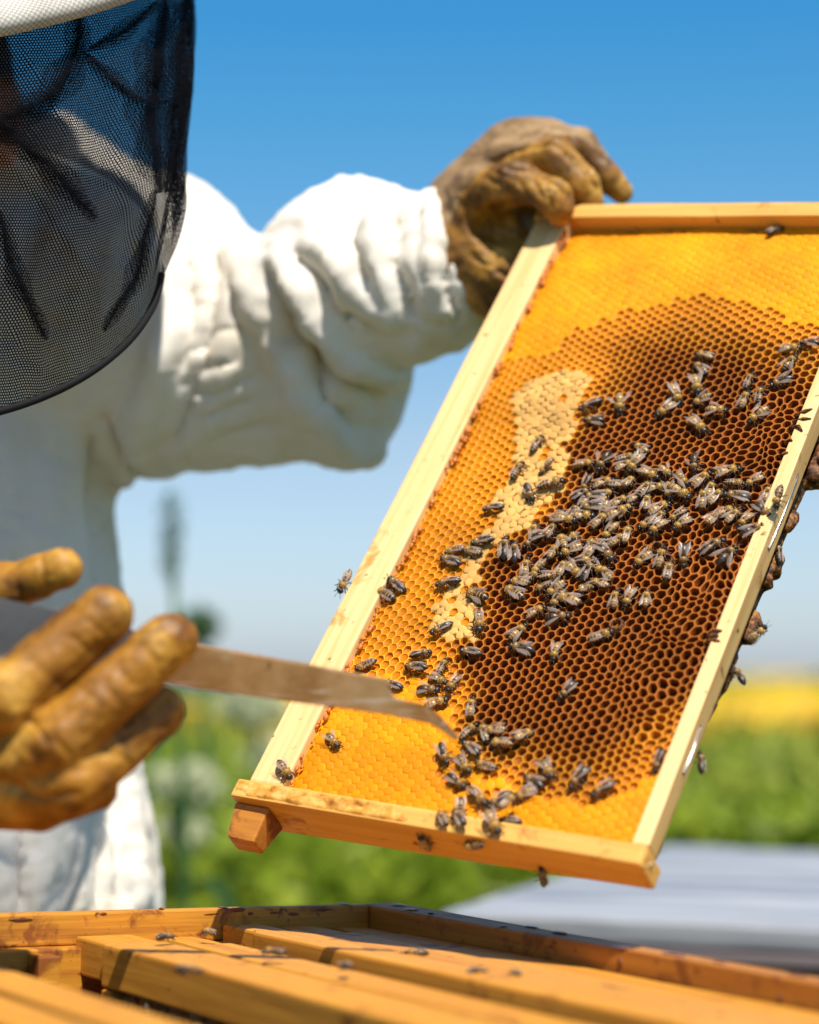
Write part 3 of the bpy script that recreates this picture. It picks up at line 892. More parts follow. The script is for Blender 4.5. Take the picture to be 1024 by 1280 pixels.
J.cone(cs(424, 356, 1.40), cs(520, 350, 1.375), .058, .049, .018)
J.cone(cs(520, 350, 1.375), cs(546, 357, 1.365), .047, .041, .010)
J.ball(cs(440, 302, 1.39), .036, .014)
J.ball(cs(500, 306, 1.38), .029, .012)
J.cone(cs(-420, 350, 1.48), cs(-500, 900, 1.34), .085, .068, .04)
J.cone(cs(-500, 900, 1.34), cs(-255, 960, 1.02), .065, .048, .04)
# hood and collar bunched behind the neck
J.cone(cs(-60, 90, 1.53), cs(52, 84, 1.56), .040, .028, .012)
J.cone(cs(-140, 175, 1.40), cs(40, 190, 1.44), .045, .026, .012)
folds = [([(268, 268), (276, 360), (258, 450), (222, 545)], 8, -6), ([(292, 300), (292, 380), (278, 470)], 10, 4),
         ([(300, 310), (345, 430), (390, 515), (455, 568)], 20, 11), ([(392, 440), (402, 500), (442, 540)], 15, -10), ([(372, 470), (395, 535)], 7, -4),
         ([(354, 332), (385, 395), (430, 445), (492, 470)], 12, 12), ([(346, 345), (368, 415), (412, 465), (470, 490)], 9, -11),
         ([(392, 335), (428, 384), (470, 412)], 7, -8), ([(400, 305), (445, 365), (484, 400)], 13, 7), ([(372, 318), (398, 360), (440, 412)], 8, -6),
         ([(474, 268), (470, 330), (492, 388)], 13, 8), ([(497, 256), (490, 330), (516, 398)], 7, -8), ([(452, 262), (446, 310), (462, 352)], 7, -5),
         ([(545, 255), (534, 320), (556, 392)], 9, 8), ([(562, 300), (557, 350), (577, 402)], 7, -6), ([(518, 262), (512, 330), (535, 395)], 8, 4),
         ([(410, 250), (400, 290), (420, 330)], 9, -4),
         ([(566, 272), (528, 284)], 5, -2.4), ([(574, 308), (530, 315)], 5, -2.4), ([(580, 345), (530, 350)], 5, -2.4), ([(584, 380), (536, 380)], 5, -2.2), ([(572, 408), (532, 402)], 5, -2.2),
         ([(130, 520), (168, 590), (160, 700), (166, 820)], 11, -8), ([(215, 420), (176, 520), (152, 610)], 16, 9), ([(180, 300), (205, 380), (196, 470)], 12, 5), ([(235, 290), (240, 380), (228, 460)], 9, -5),
         ([(228, 478), (300, 446)], 6, -3.5), ([(236, 500), (318, 468)], 6, -3.5), ([(246, 520), (330, 492)], 6, -3), ([(240, 440), (290, 410)], 6, -3), ([(256, 545), (352, 528)], 7, -3.5), ([(190, 585), (300, 580), (400, 566)], 9, 4),
         ([(60, 560), (66, 800), (52, 1130)], 24, 8), ([(112, 540), (124, 800), (128, 1130)], 13, -8), ([(88, 600), (96, 900), (92, 1130)], 9, 4), ([(160, 940), (178, 1130)], 10, 6), ([(140, 930), (148, 1130)], 9, -5), ([(20, 700), (26, 1130)], 12, -6), ([(180, 700), (176, 900)], 8, 4)]
V, F = finish(J, folds, [((14, 8, 12), 3.6, 3), ((36, 14, 28), 2.9, 9), ((44, 90, 60), 1.3, 19), ((150, 190, 160), .4, 29)], sharp=True)
part('jacket', V, F, cloth.m, person, smooth=True, origin=PO)

# trousers, boots (below and behind the hive)
gx0 = PO
tr = Field((-.66, .0, 1.2), (-.06, 1.16, 1.8), .012)       # x, height, depth (world y)
for sx, dy in ((-.27, 0.0), (-.46, .03)):
    tr.cone((sx, .90, 1.50), (sx, .50, 1.47 + dy), .105, .080, .04)
    tr.cone((sx, .50, 1.47 + dy), (sx, .12, 1.50 + dy), .080, .068, .03)
tr.cone((-.27, .98, 1.5), (-.46, .98, 1.5), .125, .125, .05)
V, F = tr.mesh(); V = V[:, [0, 2, 1]]; F = [f[:, ::-1] for f in F]
V = V + vnormals(V, F) * (.004 * fbm(V * np.array([22, 22, 12]), 8, 2))[:, None]
khaki = M('trouser_cloth', (.62, .61, .58), .85); part('trousers', V, F, khaki.m, person, smooth=True, origin=PO)
rub = M('boot_rubber', (.035, .04, .035), .4)
for sx, dy in ((-.27, 0.0), (-.46, .03)):
    b = Field((sx - .08, 0, 1.2), (sx + .08, .34, 1.68), .008)
    b.cone((sx, .30, 1.50 + dy), (sx, .09, 1.51 + dy), .062, .052, .02); b.cone((sx, .055, 1.52 + dy), (sx, .042, 1.34 + dy), .05, .04, .03)
    V, F = b.mesh(); V = V[:, [0, 2, 1]]; F = [f[:, ::-1] for f in F]; V[:, 2] = np.maximum(V[:, 2], .002)
    part('boot', V, F, rub.m, person, smooth=True, origin=PO)

# head and neck: one continuous body piece, looking down to the frame
skin = M('skin', (.50, .26, .17), .5); skin.set('Subsurface Weight', .1); skin.set('Subsurface Radius', (.01, .004, .002))
H = Field((-.47, .02, 1.10), (-.13, .42, 1.62), .004)
hc = np.array([-.325, .245, 1.30])
H.ball(hc, (.074, .100, .092), .02)
H.ball(hc + [.004, -.055, -.025], (.055, .055, .062), .02)
H.cone(hc + [0, -.07, .03], (-.33, .03, 1.45), .055, .062, .03)
H.cone((-.33, .05, 1.45), (-.33, .03, 1.5), .07, .10, .04)
H.cone(hc + [.006, .012, -.092], hc + [.008, -.030, -.112], .009, .013, .010)
H.cone(hc + [-.020, -.062, -.082], hc + [.032, -.062, -.082], .008, .008, .006)
H.cone(hc + [-.018, -.060, -.094], hc + [.030, -.060, -.094], .002, .002, .003, 'sub')
for s_ in (-1, 1):
    H.ball(hc + [.006 + s_ * .032, .012, -.086], (.017, .012, .014), .008, 'sub')
    H.cone(hc + [.006 + s_ * .016, .032, -.086], hc + [.006 + s_ * .052, .030, -.074], .008, .006, .008)
    H.ball(hc + [s_ * .077, -.005, .008], (.012, .030, .018), .006)
V, F = H.mesh()
part('body', c2w(V), [f[:, ::-1] for f in F], skin.m, person, smooth=True, origin=PO)
eye = M('eye', (.75, .73, .70), .15)
for s_ in (-1, 1):
    bm = bmesh.new(); bmesh.ops.create_uvsphere(bm, u_segments=12, v_segments=8, radius=.0115)
    Ve, Fe = from_bm(bm); part('eye', c2w(Ve + hc + [.006 + s_ * .032, .012, -.074]), Fe, eye.m, person, smooth=True, origin=PO)
HR = Field((-.47, .14, 1.14), (-.13, .42, 1.48), .006)
HR.ball(hc + [0, .022, .022], (.079, .092, .090), .01); HR.ball(hc + [0, -.03, -.075], (.09, .10, .06), .02, 'sub')
V, F = HR.mesh(); hair = M('hair', (.05, .03, .02), .6)
part('hair', c2w(V + vnormals(V, F) * (.002 * vnoise(V * 160, 3))[:, None]), [f[:, ::-1] for f in F], hair.m, person, smooth=True, origin=PO)

# hat: tilted forward, woven band
straw = M('woven_canvas', (.62, .58, .52), .8)
br_c = cs(-130, -60, 1.25); phi = math.radians(28.5); BR = .182
ex = np.array([1.0, 0, 0]); eb = np.array([0, -math.sin(phi), -math.cos(phi)]); en = np.array([0, math.cos(phi), -math.sin(phi)])
tc = straw.n('ShaderNodeUVMap'); mp = straw.n('ShaderNodeMapping'); mp.inputs['Scale'].default_value = (620, 620, 1); straw.l(tc.outputs['UV'], mp.inputs['Vector'])
ck = straw.n('ShaderNodeTexChecker', Scale=1.0); straw.l(mp.outputs['Vector'], ck.inputs['Vector'])
nzs = straw.noise(40, straw.coord(), 4)
straw.base(straw.mix(ck.outputs['Fac'], straw.ramp(nzs, [(.3, (.28, .25, .22)), (.7, (.38, .35, .31))]), straw.ramp(nzs, [(.3, (.46, .43, .38)), (.7, (.58, .55, .50))])))
straw.bump(ck.outputs['Fac'], .6, .0008)
prof = [(.178, -.006), (BR + .001, -.0045), (BR + .003, 0), (BR + .001, .005), (.172, .009), (.150, .013), (.118, .019), (.104, .026), (.100, .050), (.096, .085), (.075, .108), (.03, .116), (.0005, .117)]
prof = [(.090, .018), (.118, .010), (.150, .003)] + prof
nth = 96; V = []; UV = []
th = np.arange(nth + 1) * 2 * np.pi / nth
sl = np.r_[0, np.cumsum(np.hypot(np.diff([p[0] for p in prof]), np.diff([p[1] for p in prof])))]
for (r, h_), s_ in zip(prof, sl):
    rr = r * (1 + .012 * np.sin(3 * th) * (r > .14)); hh_ = h_ + .006 * np.sin(2 * th + 1) * (r > .14)
    V.append(br_c + (rr * np.cos(th))[:, None] * ex + (rr * np.sin(th))[:, None] * eb + (hh_)[:, None] * en)
    UV.append(np.stack([th * .18, np.full(nth + 1, s_)], 1))
V = np.concatenate(V); UV = np.concatenate(UV)
i = np.arange(len(prof) - 1)[:, None] * (nth + 1) + np.arange(nth)[None]
part('hat', c2w(V), np.stack([i, i + 1, i + nth + 2, i + nth + 1], -1).reshape(-1, 4), straw.m, person, smooth=True, origin=PO, uv=UV)

# veil: a bag of black netting between brim and neck hem
def net_mat(name, pitch, hole):
    m = M(name, (.0035, .0035, .005), .9, 0, .05)
    uvn = m.n('ShaderNodeUVMap'); mp = m.n('ShaderNodeMapping'); mp.inputs['Scale'].default_value = (1 / pitch, 1 / pitch, 1); mp.inputs['Rotation'].default_value = (0, 0, .12)
    m.l(uvn.outputs['UV'], mp.inputs['Vector'])
    sx = m.n('ShaderNodeSeparateXYZ'); m.l(mp.outputs['Vector'], sx.inputs['Vector'])
    def mth(op, a, b_=None):
        nd = m.n('ShaderNodeMath', operation=op)
        for q_, vv_ in ((0, a), (1, b_)):
            if vv_ is None: continue
            if hasattr(vv_, 'links'): m.l(vv_, nd.inputs[q_])
            else: nd.inputs[q_].default_value = vv_
        return nd.outputs[0]
    row = mth('FLOOR', mth('DIVIDE', sx.outputs['Y'], .866)); half = mth('MULTIPLY', mth('MODULO', mth('ABSOLUTE', row), 2.0), .5)
    fx_ = mth('SUBTRACT', mth('FRACT', mth('ADD', sx.outputs['X'], half)), .5)
    fy_ = mth('MULTIPLY', mth('SUBTRACT', mth('FRACT', mth('DIVIDE', sx.outputs['Y'], .866)), .5), .866)
    d = mth('SQRT', mth('ADD', mth('MULTIPLY', fx_, fx_), mth('MULTIPLY', fy_, fy_)))
    thr = mth('GREATER_THAN', d, hole)
    tp = m.n('ShaderNodeBsdfTransparent'); mx = m.n('ShaderNodeMixShader')
    m.l(thr, mx.inputs['Fac']); m.l(tp.outputs[0], mx.inputs[1]); m.l(m.b.outputs[0], mx.inputs[2]); m.l(mx.outputs[0], m.out.inputs['Surface'])
    return m.m
net = net_mat('black_net', .00170, .318)
hm_c = cs(-62, 343, 1.20); HA = .117; hb = np.array([0, -.088, -.085])
nth, nt = 760, 270
th = np.linspace(0, 2 * np.pi, nth + 1); tt = np.linspace(0, 1, nt + 1)
def veil_pt(th_, t):
    """theta 0 = right side, 90 deg = towards the viewer; t from brim to hem"""
    pb = br_c + (.170 * np.cos(th_))[..., None] * ex + (.172 * np.sin(th_))[..., None] * eb - en * .004
    ph = hm_c + (HA * np.cos(th_))[..., None] * ex + np.sin(th_)[..., None] * hb
    P = pb * (1 - t)[..., None] + ph * t[..., None]
    c0_ = (br_c * (1 - t)[..., None] + hm_c * t[..., None]); d = P - c0_
    d = d / np.linalg.norm(d, axis=-1, keepdims=True)
    P3_ = np.stack([np.cos(th_) * 3, np.sin(th_) * 3, t * 2.0 + np.cos(th_ * 2)], -1).reshape(-1, 3)
    wob = (.006 * fbm(P3_, 12, 3)).reshape(t.shape) * np.sin(np.pi * np.clip(t, 0, 1)) ** .6 + .0018 * np.sin(th_ * 3 + 1)
    pleat = .0035 * np.sin(th_ * 23 + 5 * t + 1.5 * np.sin(th_ * 5)) * sstep(0, .15, t) * sstep(1.0, .80, t) 
    return P + d * (.009 * np.sin(np.pi * t) + wob + pleat)[..., None]
TH, TT = np.meshgrid(th, tt, indexing='ij')
VP = veil_pt(TH, TT)
UV = np.stack([TH * .155, TT * (.30 - .10 * np.sin(TH - .3) * 0 + 0)], -1)
# arc length along each meridian keeps the mesh holes even
seg = np.linalg.norm(np.diff(VP, axis=1), axis=2); UV[:, 1:, 1] = np.cumsum(seg, 1); UV[:, 0, 1] = 0
i = np.arange(nth)[:, None] * (nt + 1) + np.arange(nt)[None]
VF = np.stack([i, i + nt + 1, i + nt + 2, i + 1], -1).reshape(-1, 4)
VV = VP.reshape(-1, 3).copy(); thv = TH.ravel(); ttv = TT.ravel()
VN = vnormals(VV, VF); VN *= np.sign((VN * (VV - np.array([br_c[0], 0, br_c[2] - .02])))[:, [0, 2]].sum(1))[:, None]
# folds: the netting doubles over itself in soft S-shaped tucks
for line, w, amt in (([(-20, 140), (55, 200), (125, 278)], 15, .62), ([(-10, 175), (60, 255), (120, 355)], 10, .5), ([(98, 10), (98, 70), (62, 124), (-12, 155)], 17, .65), ([(104, 64), (150, 44), (200, 0)], 10, .55),
                ([(98, 58), (140, 100), (176, 128), (214, 128)], 12, .55), ([(146, 120), (158, 240), (184, 350)], 12, .55), ([(206, -10), (194, 110), (184, 150), (204, 240)], 20, .7), ([(72, 206), (130, 226), (158, 244)], 7, .5),
                ([(-6, 250), (20, 345), (62, 430)], 14, .6), ([(228, -10), (216, 150), (206, 240)], 16, .65), ([(-10, 390), (40, 455), (95, 478)], 9, .5), ([(196, 230), (172, 345), (126, 420)], 14, .6), ([(30, 60), (60, 110), (90, 180)], 7, .45)):
    L = np.asarray(line, float)
    s_ = np.r_[0, np.cumsum(np.hypot(*np.diff(L, axis=0).T))]; ss = np.linspace(0, s_[-1], 40)
    Lf = np.stack([np.interp(ss, s_, L[:, 0]), np.interp(ss, s_, L[:, 1])], 1)
    ker = np.ones(9) / 9
    Lf = np.stack([np.convolve(np.concatenate([[Lf[0, q]] * 4, Lf[:, q], [Lf[-1, q]] * 4]), ker, 'valid') for q in (0, 1)], 1)
    px = np.stack([512 + F_PX * VV[:, 0] / VV[:, 2], 640 - F_PX * VV[:, 1] / VV[:, 2]], 1)
    near = (thv > -.35) & (thv < np.pi * .95) & (px[:, 0] > L[:, 0].min() - 40) & (px[:, 0] < L[:, 0].max() + 40) & (px[:, 1] > L[:, 1].min() - 40) & (px[:, 1] < L[:, 1].max() + 40)
    ix = np.where(near)[0]
    if not len(ix): continue
    D = px[ix][:, None, :] - Lf[None]
    j = (D ** 2).sum(2).argmin(1)
    Tn = np.gradient(Lf, axis=0); Tn /= np.linalg.norm(Tn, axis=1)[:, None] + 1e-9
    Nn = np.stack([-Tn[:, 1], Tn[:, 0]], 1)[j]
    d = (D[np.arange(len(ix)), j] * Nn).sum(1); end = np.linalg.norm(D[np.arange(len(ix)), j] - d[:, None] * Nn, axis=1)
    ok = (np.abs(d) < w) & (end < 3); ix, d, Nn, j = ix[ok], d[ok], Nn[ok], j[ok]
    env = np.sin(np.pi * (j + .5) / 40) ** .7 * sstep(1.0, .93, ttv[ix])
    u = d / w
    c = .10 * amt * env
    dp = -w * c * np.sin(np.pi * u)
    z = VV[ix, 2]
    VV[ix, 0] += dp * Nn[:, 0] * z / F_PX; VV[ix, 1] -= dp * Nn[:, 1] * z / F_PX
    VV[ix] += VN[ix] * (.0022 * env * (1 - u * u) ** 2)[:, None]
veil = part('veil', c2w(VV), VF[:, ::-1], net, person, smooth=True, origin=PO, uv=UV.reshape(-1, 2))
blk = M('black_cord', (.008, .008, .009), .8, 0, .2)
net_f = net_mat('black_net_doubled', .00085, .40)
fr_ = (thv > -.1) & (thv < 3.0)
pxf = np.stack([512 + F_PX * VV[fr_, 0] / VV[fr_, 2], 640 - F_PX * VV[fr_, 1] / VV[fr_, 2]], 1)[::9]; VVf = VV[fr_][::9]
FOLDS = ([(-20, 140), (55, 200), (125, 278)], 15), ([(98, 6), (98, 70), (62, 124), (-12, 155)], 18), ([(104, 64), (150, 44), (200, 0)], 9), ([(98, 58), (140, 100), (176, 128), (214, 128)], 9), ([(208, -10), (194, 110), (186, 150), (204, 250)], 26), ([(-6, 250), (20, 345), (62, 430)], 11), ([(232, -10), (218, 150), (208, 250)], 22), ([(196, 230), (172, 345), (126, 420)], 10)
for line, w in FOLDS:
    L = np.asarray(line, float)
    s_ = np.r_[0, np.cumsum(np.hypot(*np.diff(L, axis=0).T))]; ss = np.linspace(0, s_[-1], 40)
    Lf = np.stack([np.interp(ss, s_, L[:, 0]), np.interp(ss, s_, L[:, 1])], 1); ker = np.ones(11) / 11
    Lf = np.stack([np.convolve(np.concatenate([[Lf[0, q]] * 5, Lf[:, q], [Lf[-1, q]] * 5]), ker, 'valid') for q in (0, 1)], 1)
    Tn = np.gradient(Lf, axis=0); Tn /= np.linalg.norm(Tn, axis=1)[:, None] + 1e-9; Nn = np.stack([-Tn[:, 1], Tn[:, 0]], 1)
    Vs, Fs, Us = [], [], []; u_ = np.linspace(-1, 1, 5)
    for lay in range(4):
        fr = (1.9, 1.2, .70, .32)[lay]
        wd = w * .62 * fr * np.sin(np.pi * np.linspace(.02, .98, 40)) ** .55 * (1 + .22 * np.sin(ss * .09 + lay * 1.7 + w))
        Q = Lf[:, None] + Nn[:, None] * (wd[:, None] * u_)[..., None] + (np.sin(ss * .07 + lay)[:, None, None] * 1.5) * Nn[:, None]
        Q = Q.reshape(-1, 2)
        Q[:, 0] = np.minimum(Q[:, 0], np.interp(Q[:, 1], [0, 150, 260], [233, 230, 220]) - .5 * lay)
        tr = []
        for q in Q:                                   # lay the strip on the net's front
            dd = np.hypot(pxf[:, 0] - q[0], pxf[:, 1] - q[1]); k4 = np.argpartition(dd, 6)[:6]; wk = 1 / (dd[k4] + .5)
            tr.append((VVf[k4, 2] * wk).sum() / wk.sum())
        zq = np.array(tr) - .0012 - .0007 * lay
        V = np.stack([(Q[:, 0] - 512) / F_PX * zq, (640 - Q[:, 1]) / F_PX * zq, zq], 1)
        ii_ = np.arange(39)[:, None] * 5 + np.arange(4)[None]
        Fs.append(np.stack([ii_, ii_ + 1, ii_ + 6, ii_ + 5], -1).reshape(-1, 4) + lay * 200); Vs.append(V)
        Us.append(np.stack([Q[:, 0] * .00042 + lay * .00037, Q[:, 1] * .00042 + lay * .00051], 1))
    part('veil_fold', c2w(np.vstack(Vs)), np.vstack(Fs), net_f, veil, smooth=True, origin=PO, uv=np.vstack(Us))
th_f = th[(th < 3.3)]
hemp = veil_pt(th_f, np.full_like(th_f, 1.0))
part('hem', *tube(c2w(hemp) - PO, .0022, 8, False), blk.m, veil, smooth=True)
# gloves
def leather(name, stops, dirt, sc=1.0, rough=.42):
    m = M(name, rough=rough, spec=.38)
    v = m.coord()
    c = m.ramp(m.noise(26 * sc, v, 6, .62, .6), stops)
    c = m.mix(m.ramp(m.noise(60 * sc, v, 5, .65, 1.2), [(.50, (0, 0, 0)), (.70, (.8, .8, .8))]), c, (*dirt, 1))
    m.base(c)
    m.roughness(m.ramp(m.noise(50, v, 4), [(.3, (rough,) * 3), (.7, (rough + .26,) * 3)]))
    m.bump(m.noise(420, v, 3, .6), .3, .0008)
    return m.m
hide = leather('tan_leather', [(.36, (.14, .048, .004)), (.51, (.33, .140, .009)), (.66, (.54, .29, .045))], (.06, .020, .004), 1.0)
suede = leather('worn_suede', [(.34, (.15, .085, .035)), (.50, (.29, .18, .085)), (.68, (.38, .25, .13))], (.10, .05, .018), 1.0, .7)
hide_d = leather('dark_tan_leather', [(.35, (.11, .045, .006)), (.51, (.30, .140, .016)), (.66, (.52, .29, .055))], (.035, .012, .004), 1.3, .45)

# raised hand: back of the hand over the frame end, thumb and fingers closed round the top bar
g = Field((-.01, .08, 1.255), (.155, .285, 1.43), .0013)
K = .0024
g.cone(cs(600, 262, 1.368), cs(678, 206, 1.352), .0262, .0290, .012); g.cone(cs(585, 235, 1.36), cs(640, 195, 1.355), .018, .022, .012)
g.cone(cs(590, 280, 1.350), cs(632, 345, 1.342), .0268, .0262, .012); g.cone(cs(572, 330, 1.352), cs(632, 345, 1.345), .026, .026, .012); g.cone(cs(640, 352, 1.352), cs(668, 385, 1.36), .0240, .020, .012)
g.cone(cs(600, 243, 1.335), cs(645, 229, 1.312), .0185, .0135, .008)
g.cone(cs(645, 229, 1.312), cs(690, 248, 1.297), .0135, .0115, .005); g.cone(cs(690, 248, 1.297), cs(697, 262, 1.296), .0115, .0100, .005)
g.cone(cs(628, 200, 1.338), cs(692, 197, 1.322), .0120, .0125, K); g.cone(cs(692, 197, 1.322), cs(728, 232, 1.314), .0125, .0108, K); g.cone(cs(728, 232, 1.314), cs(735, 249, 1.316), .0108, .0092, K)
g.cone(cs(674, 180, 1.352), cs(724, 184, 1.344), .0135, .0120, K); g.cone(cs(724, 184, 1.344), cs(757, 220, 1.34), .0115, .0090, K); g.cone(cs(757, 220, 1.34), cs(777, 241, 1.34), .0090, .0070, K)
g.cone(cs(684, 190, 1.368), cs(732, 214, 1.378), .0125, .0115, K); g.cone(cs(732, 214, 1.378), cs(738, 262, 1.384), .0112, .0088, K)
g.cone(cs(672, 214, 1.385), cs(716, 238, 1.398), .0118, .0105, K); g.cone(cs(716, 238, 1.398), cs(722, 280, 1.396), .0102, .0085, K)
g.cone(cs(585, 262, 1.388), cs(655, 335, 1.385), .029, .026, .010)
g.ball(cs(632, 281, 1.308), (.0260, .0150, .026), .005, 'sub')
gf = [([(578, 240), (600, 214), (640, 190), (690, 168)], 3.5, -2.6), ([(636, 212), (672, 214), (712, 246)], 4, -2.4), ([(650, 188), (690, 180), (730, 205), (748, 236)], 3, -1.8), ([(606, 222), (630, 232), (650, 246)], 4, -1.5), ([(618, 216), (640, 222)], 3, -1.2),
      ([(648, 225), (660, 248)], 4, -1.6), ([(664, 222), (680, 250)], 3.5, -1.4), ([(682, 232), (690, 262)], 3, -1.2), ([(560, 230), (580, 285), (620, 345)], 5, 1.6), ([(600, 300), (640, 320)], 5, 1.8), ([(590, 320), (640, 350)], 4, -1.6), ([(700, 180), (730, 210), (745, 238)], 4, -1.4)]
V, F = finish(g, gf, [((40, 40, 40), .5, 4), ((130, 130, 130), .35, 14)])
gl_ = part('glove', V, F, suede, person, smooth=True, origin=PO)
gl_.data.materials.append(hide_d)
pf = to_px(V[F[0]].mean(1)); lim = np.interp(pf[:, 0], [540, 578, 600, 640, 690, 720, 760, 800], [330, 240, 214, 190, 168, 168, 196, 230])
gl_.data.polygons.foreach_set('material_index', (pf[:, 1] > lim).astype(np.int32))
tag(gl_, 'raised glove of worn brownish suede gripping the upper frame end')

# lower hand: four fingers wrapped over the tool, thumb on top
K = .0026
g = Field((-.262, -.150, .84), (-.075, .012, 1.04), .0013)
g.cone(cs(-120, 800, .995), cs(0, 738, .978), .0125, .0108, .006); g.cone(cs(0, 738, .978), cs(78, 711, .968), .0108, .0088, .006)
g.cone(cs(-90, 935, .935), cs(12, 872, .907), .0165, .0148, K); g.cone(cs(12, 872, .907), cs(130, 768, .917), .0148, .0122, K)
g.cone(cs(-60, 990, .935), cs(75, 925, .902), .0148, .0138, K); g.cone(cs(75, 925, .902), cs(213, 800, .917), .0136, .0118, K)
g.cone(cs(-60, 1005, .935), cs(92, 975, .907), .0142, .0140, K); g.cone(cs(92, 975, .907), cs(203, 888, .932), .0138, .0102, K)
g.cone(cs(-120, 990, .955), cs(50, 1003, .930), .0180, .0118, K); g.cone(cs(50, 1003, .930), cs(120, 985, .935), .0115, .0095, K)
g.cone(cs(-170, 880, .985), cs(-60, 905, .965), .030, .030, .012)
g.cone(cs(-170, 905, .985), cs(-280, 955, 1.02), .029, .036, .012)
gf = [([(36, 905), (95, 852), (158, 790)], 2.4, .7), ([(44, 880), (88, 838), (150, 778)], 2.2, -.6), ([(84, 890), (150, 828), (214, 776)], 2.2, -.7), ([(110, 958), (170, 900), (236, 838)], 2.4, .7), ([(0, 862), (40, 824), (96, 776)], 2.2, -.6), ([(28, 893), (48, 912), (60, 930)], 3, -2.0), ([(150, 838), (166, 858)], 3, -1.2), ([(176, 806), (196, 826)], 3, -1.1), ([(90, 795), (112, 815)], 3, -1.2), ([(110, 776), (134, 796)], 3, -.9), ([(66, 920), (90, 946)], 4, -1.6), ([(130, 860), (150, 880)], 3, -1.0), ([(20, 725), (30, 755)], 3, -1.0), ([(36, 900), (60, 905), (95, 885)], 4, -1.4), ([(30, 945), (52, 960)], 5, 1.6), ([(0, 975), (50, 998), (100, 990)], 5, -1.8), ([(-10, 850), (14, 842)], 14, 1.4), ([(140, 800), (150, 770)], 6, .8), ([(190, 825), (205, 850)], 5, -.9), ([(100, 860), (118, 874)], 4, -.8), ([(60, 845), (84, 862)], 4, -.8), ([(50, 690), (58, 735)], 4, -.8), ([(130, 940), (160, 950)], 4, -.9)]
V, F = finish(g, gf, [((40, 40, 40), .6, 24), ((140, 140, 140), .4, 34)])
tag(part('glove', V, F, hide, person, smooth=True, origin=PO), 'lower glove of shiny tan leather holding the hive tool')

# hive tool held in the lower hand
m = M('tool_steel', (.55, .36, .18), .42, .68)
v = m.coord((1, 1, 1))
c = m.ramp(m.noise(45, v, 5, .6), [(.35, (.36, .17, .055)), (.55, (.50, .28, .12)), (.75, (.56, .36, .19))])
c = m.mix(m.ramp(m.noise(210, v, 3), [(.66, (0, 0, 0)), (.72, (1, 1, 1))]), c, (.16, .07, .025, 1))
sv = m.coord((14, 320, 320)); scr = m.noise(1.0, sv, 4, .6)
c = m.mix(m.ramp(scr, [(.60, (0, 0, 0)), (.68, (.7, .7, .7))]), c, (.70, .56, .42, 1))
m.base(c); m.roughness(m.ramp(m.noise(30, v, 4), [(.3, (.26,) * 3), (.7, (.50,) * 3)])); m.bump(m.noise(600, v, 2), .15, .0004)
poly = [(-150, 722), (0, 751), (75, 768), (165, 791), (250, 806), (400, 833), (482, 848.5), (486, 852), (487, 862), (494, 873), (530, 881), (548, 893), (562, 908), (575, 923), (569, 926), (553, 914), (538, 905), (480, 893), (250, 862), (160, 848), (75, 832), (0, 816), (-150, 786)]
zt = lambda x: .950 + (x + 150) / 725 * .022 + max(0, (x - 530) / 45) ** 2 * .007
bm = bmesh.new()
top = [bm.verts.new(cs(x, y, zt(x))) for x, y in poly]
f = bm.faces.new(top)
r = bmesh.ops.extrude_face_region(bm, geom=[f])
for vv_ in r['geom']:
    if isinstance(vv_, bmesh.types.BMVert): vv_.co = Vector(vv_.co) + Vector((0, 0, .0026))
bmesh.ops.recalc_face_normals(bm, faces=bm.faces[:])
bmesh.ops.bevel(bm, geom=bm.edges[:], offset=.0008, segments=2, profile=.6, affect='EDGES')
bmesh.ops.triangulate(bm, faces=[f for f in bm.faces if len(f.verts) > 4])
bm.verts.index_update(); V, F = from_bm(bm)
TO = at(200, 830, 1.0)
tool = tag(empty('hive_tool', TO), 'flat steel hive tool with notched bent tip, held against the comb', 'hive tool')
part('blade', c2w(V), [f[:, ::-1] for f in F], m.m, tool, origin=TO)
# darker grip end, a steel strip folded over the handle
gm = M('grip_steel', (.16, .155, .16), .42, .7); gv = gm.coord(); gm.roughness(gm.ramp(gm.noise(60, gv, 4), [(.3, (.3,) * 3), (.7, (.6,) * 3)]))
gp = [(-150, 719), (0, 748), (75, 765), (172, 790), (170, 852), (75, 835), (0, 819), (-150, 789)]
bm = bmesh.new(); top = [bm.verts.new(cs(x, y, zt(x) - .0006)) for x, y in gp]; f = bm.faces.new(top)
r = bmesh.ops.extrude_face_region(bm, geom=[f])
for vv_ in r['geom']:
    if isinstance(vv_, bmesh.types.BMVert): vv_.co = Vector(vv_.co) + Vector((0, 0, .0038))
bmesh.ops.recalc_face_normals(bm, faces=bm.faces[:])
bmesh.ops.triangulate(bm, faces=[f for f in bm.faces if len(f.verts) > 4]); bm.verts.index_update(); V, F = from_bm(bm)
part('grip', c2w(V), [f[:, ::-1] for f in F], gm.m, tool, origin=TO)
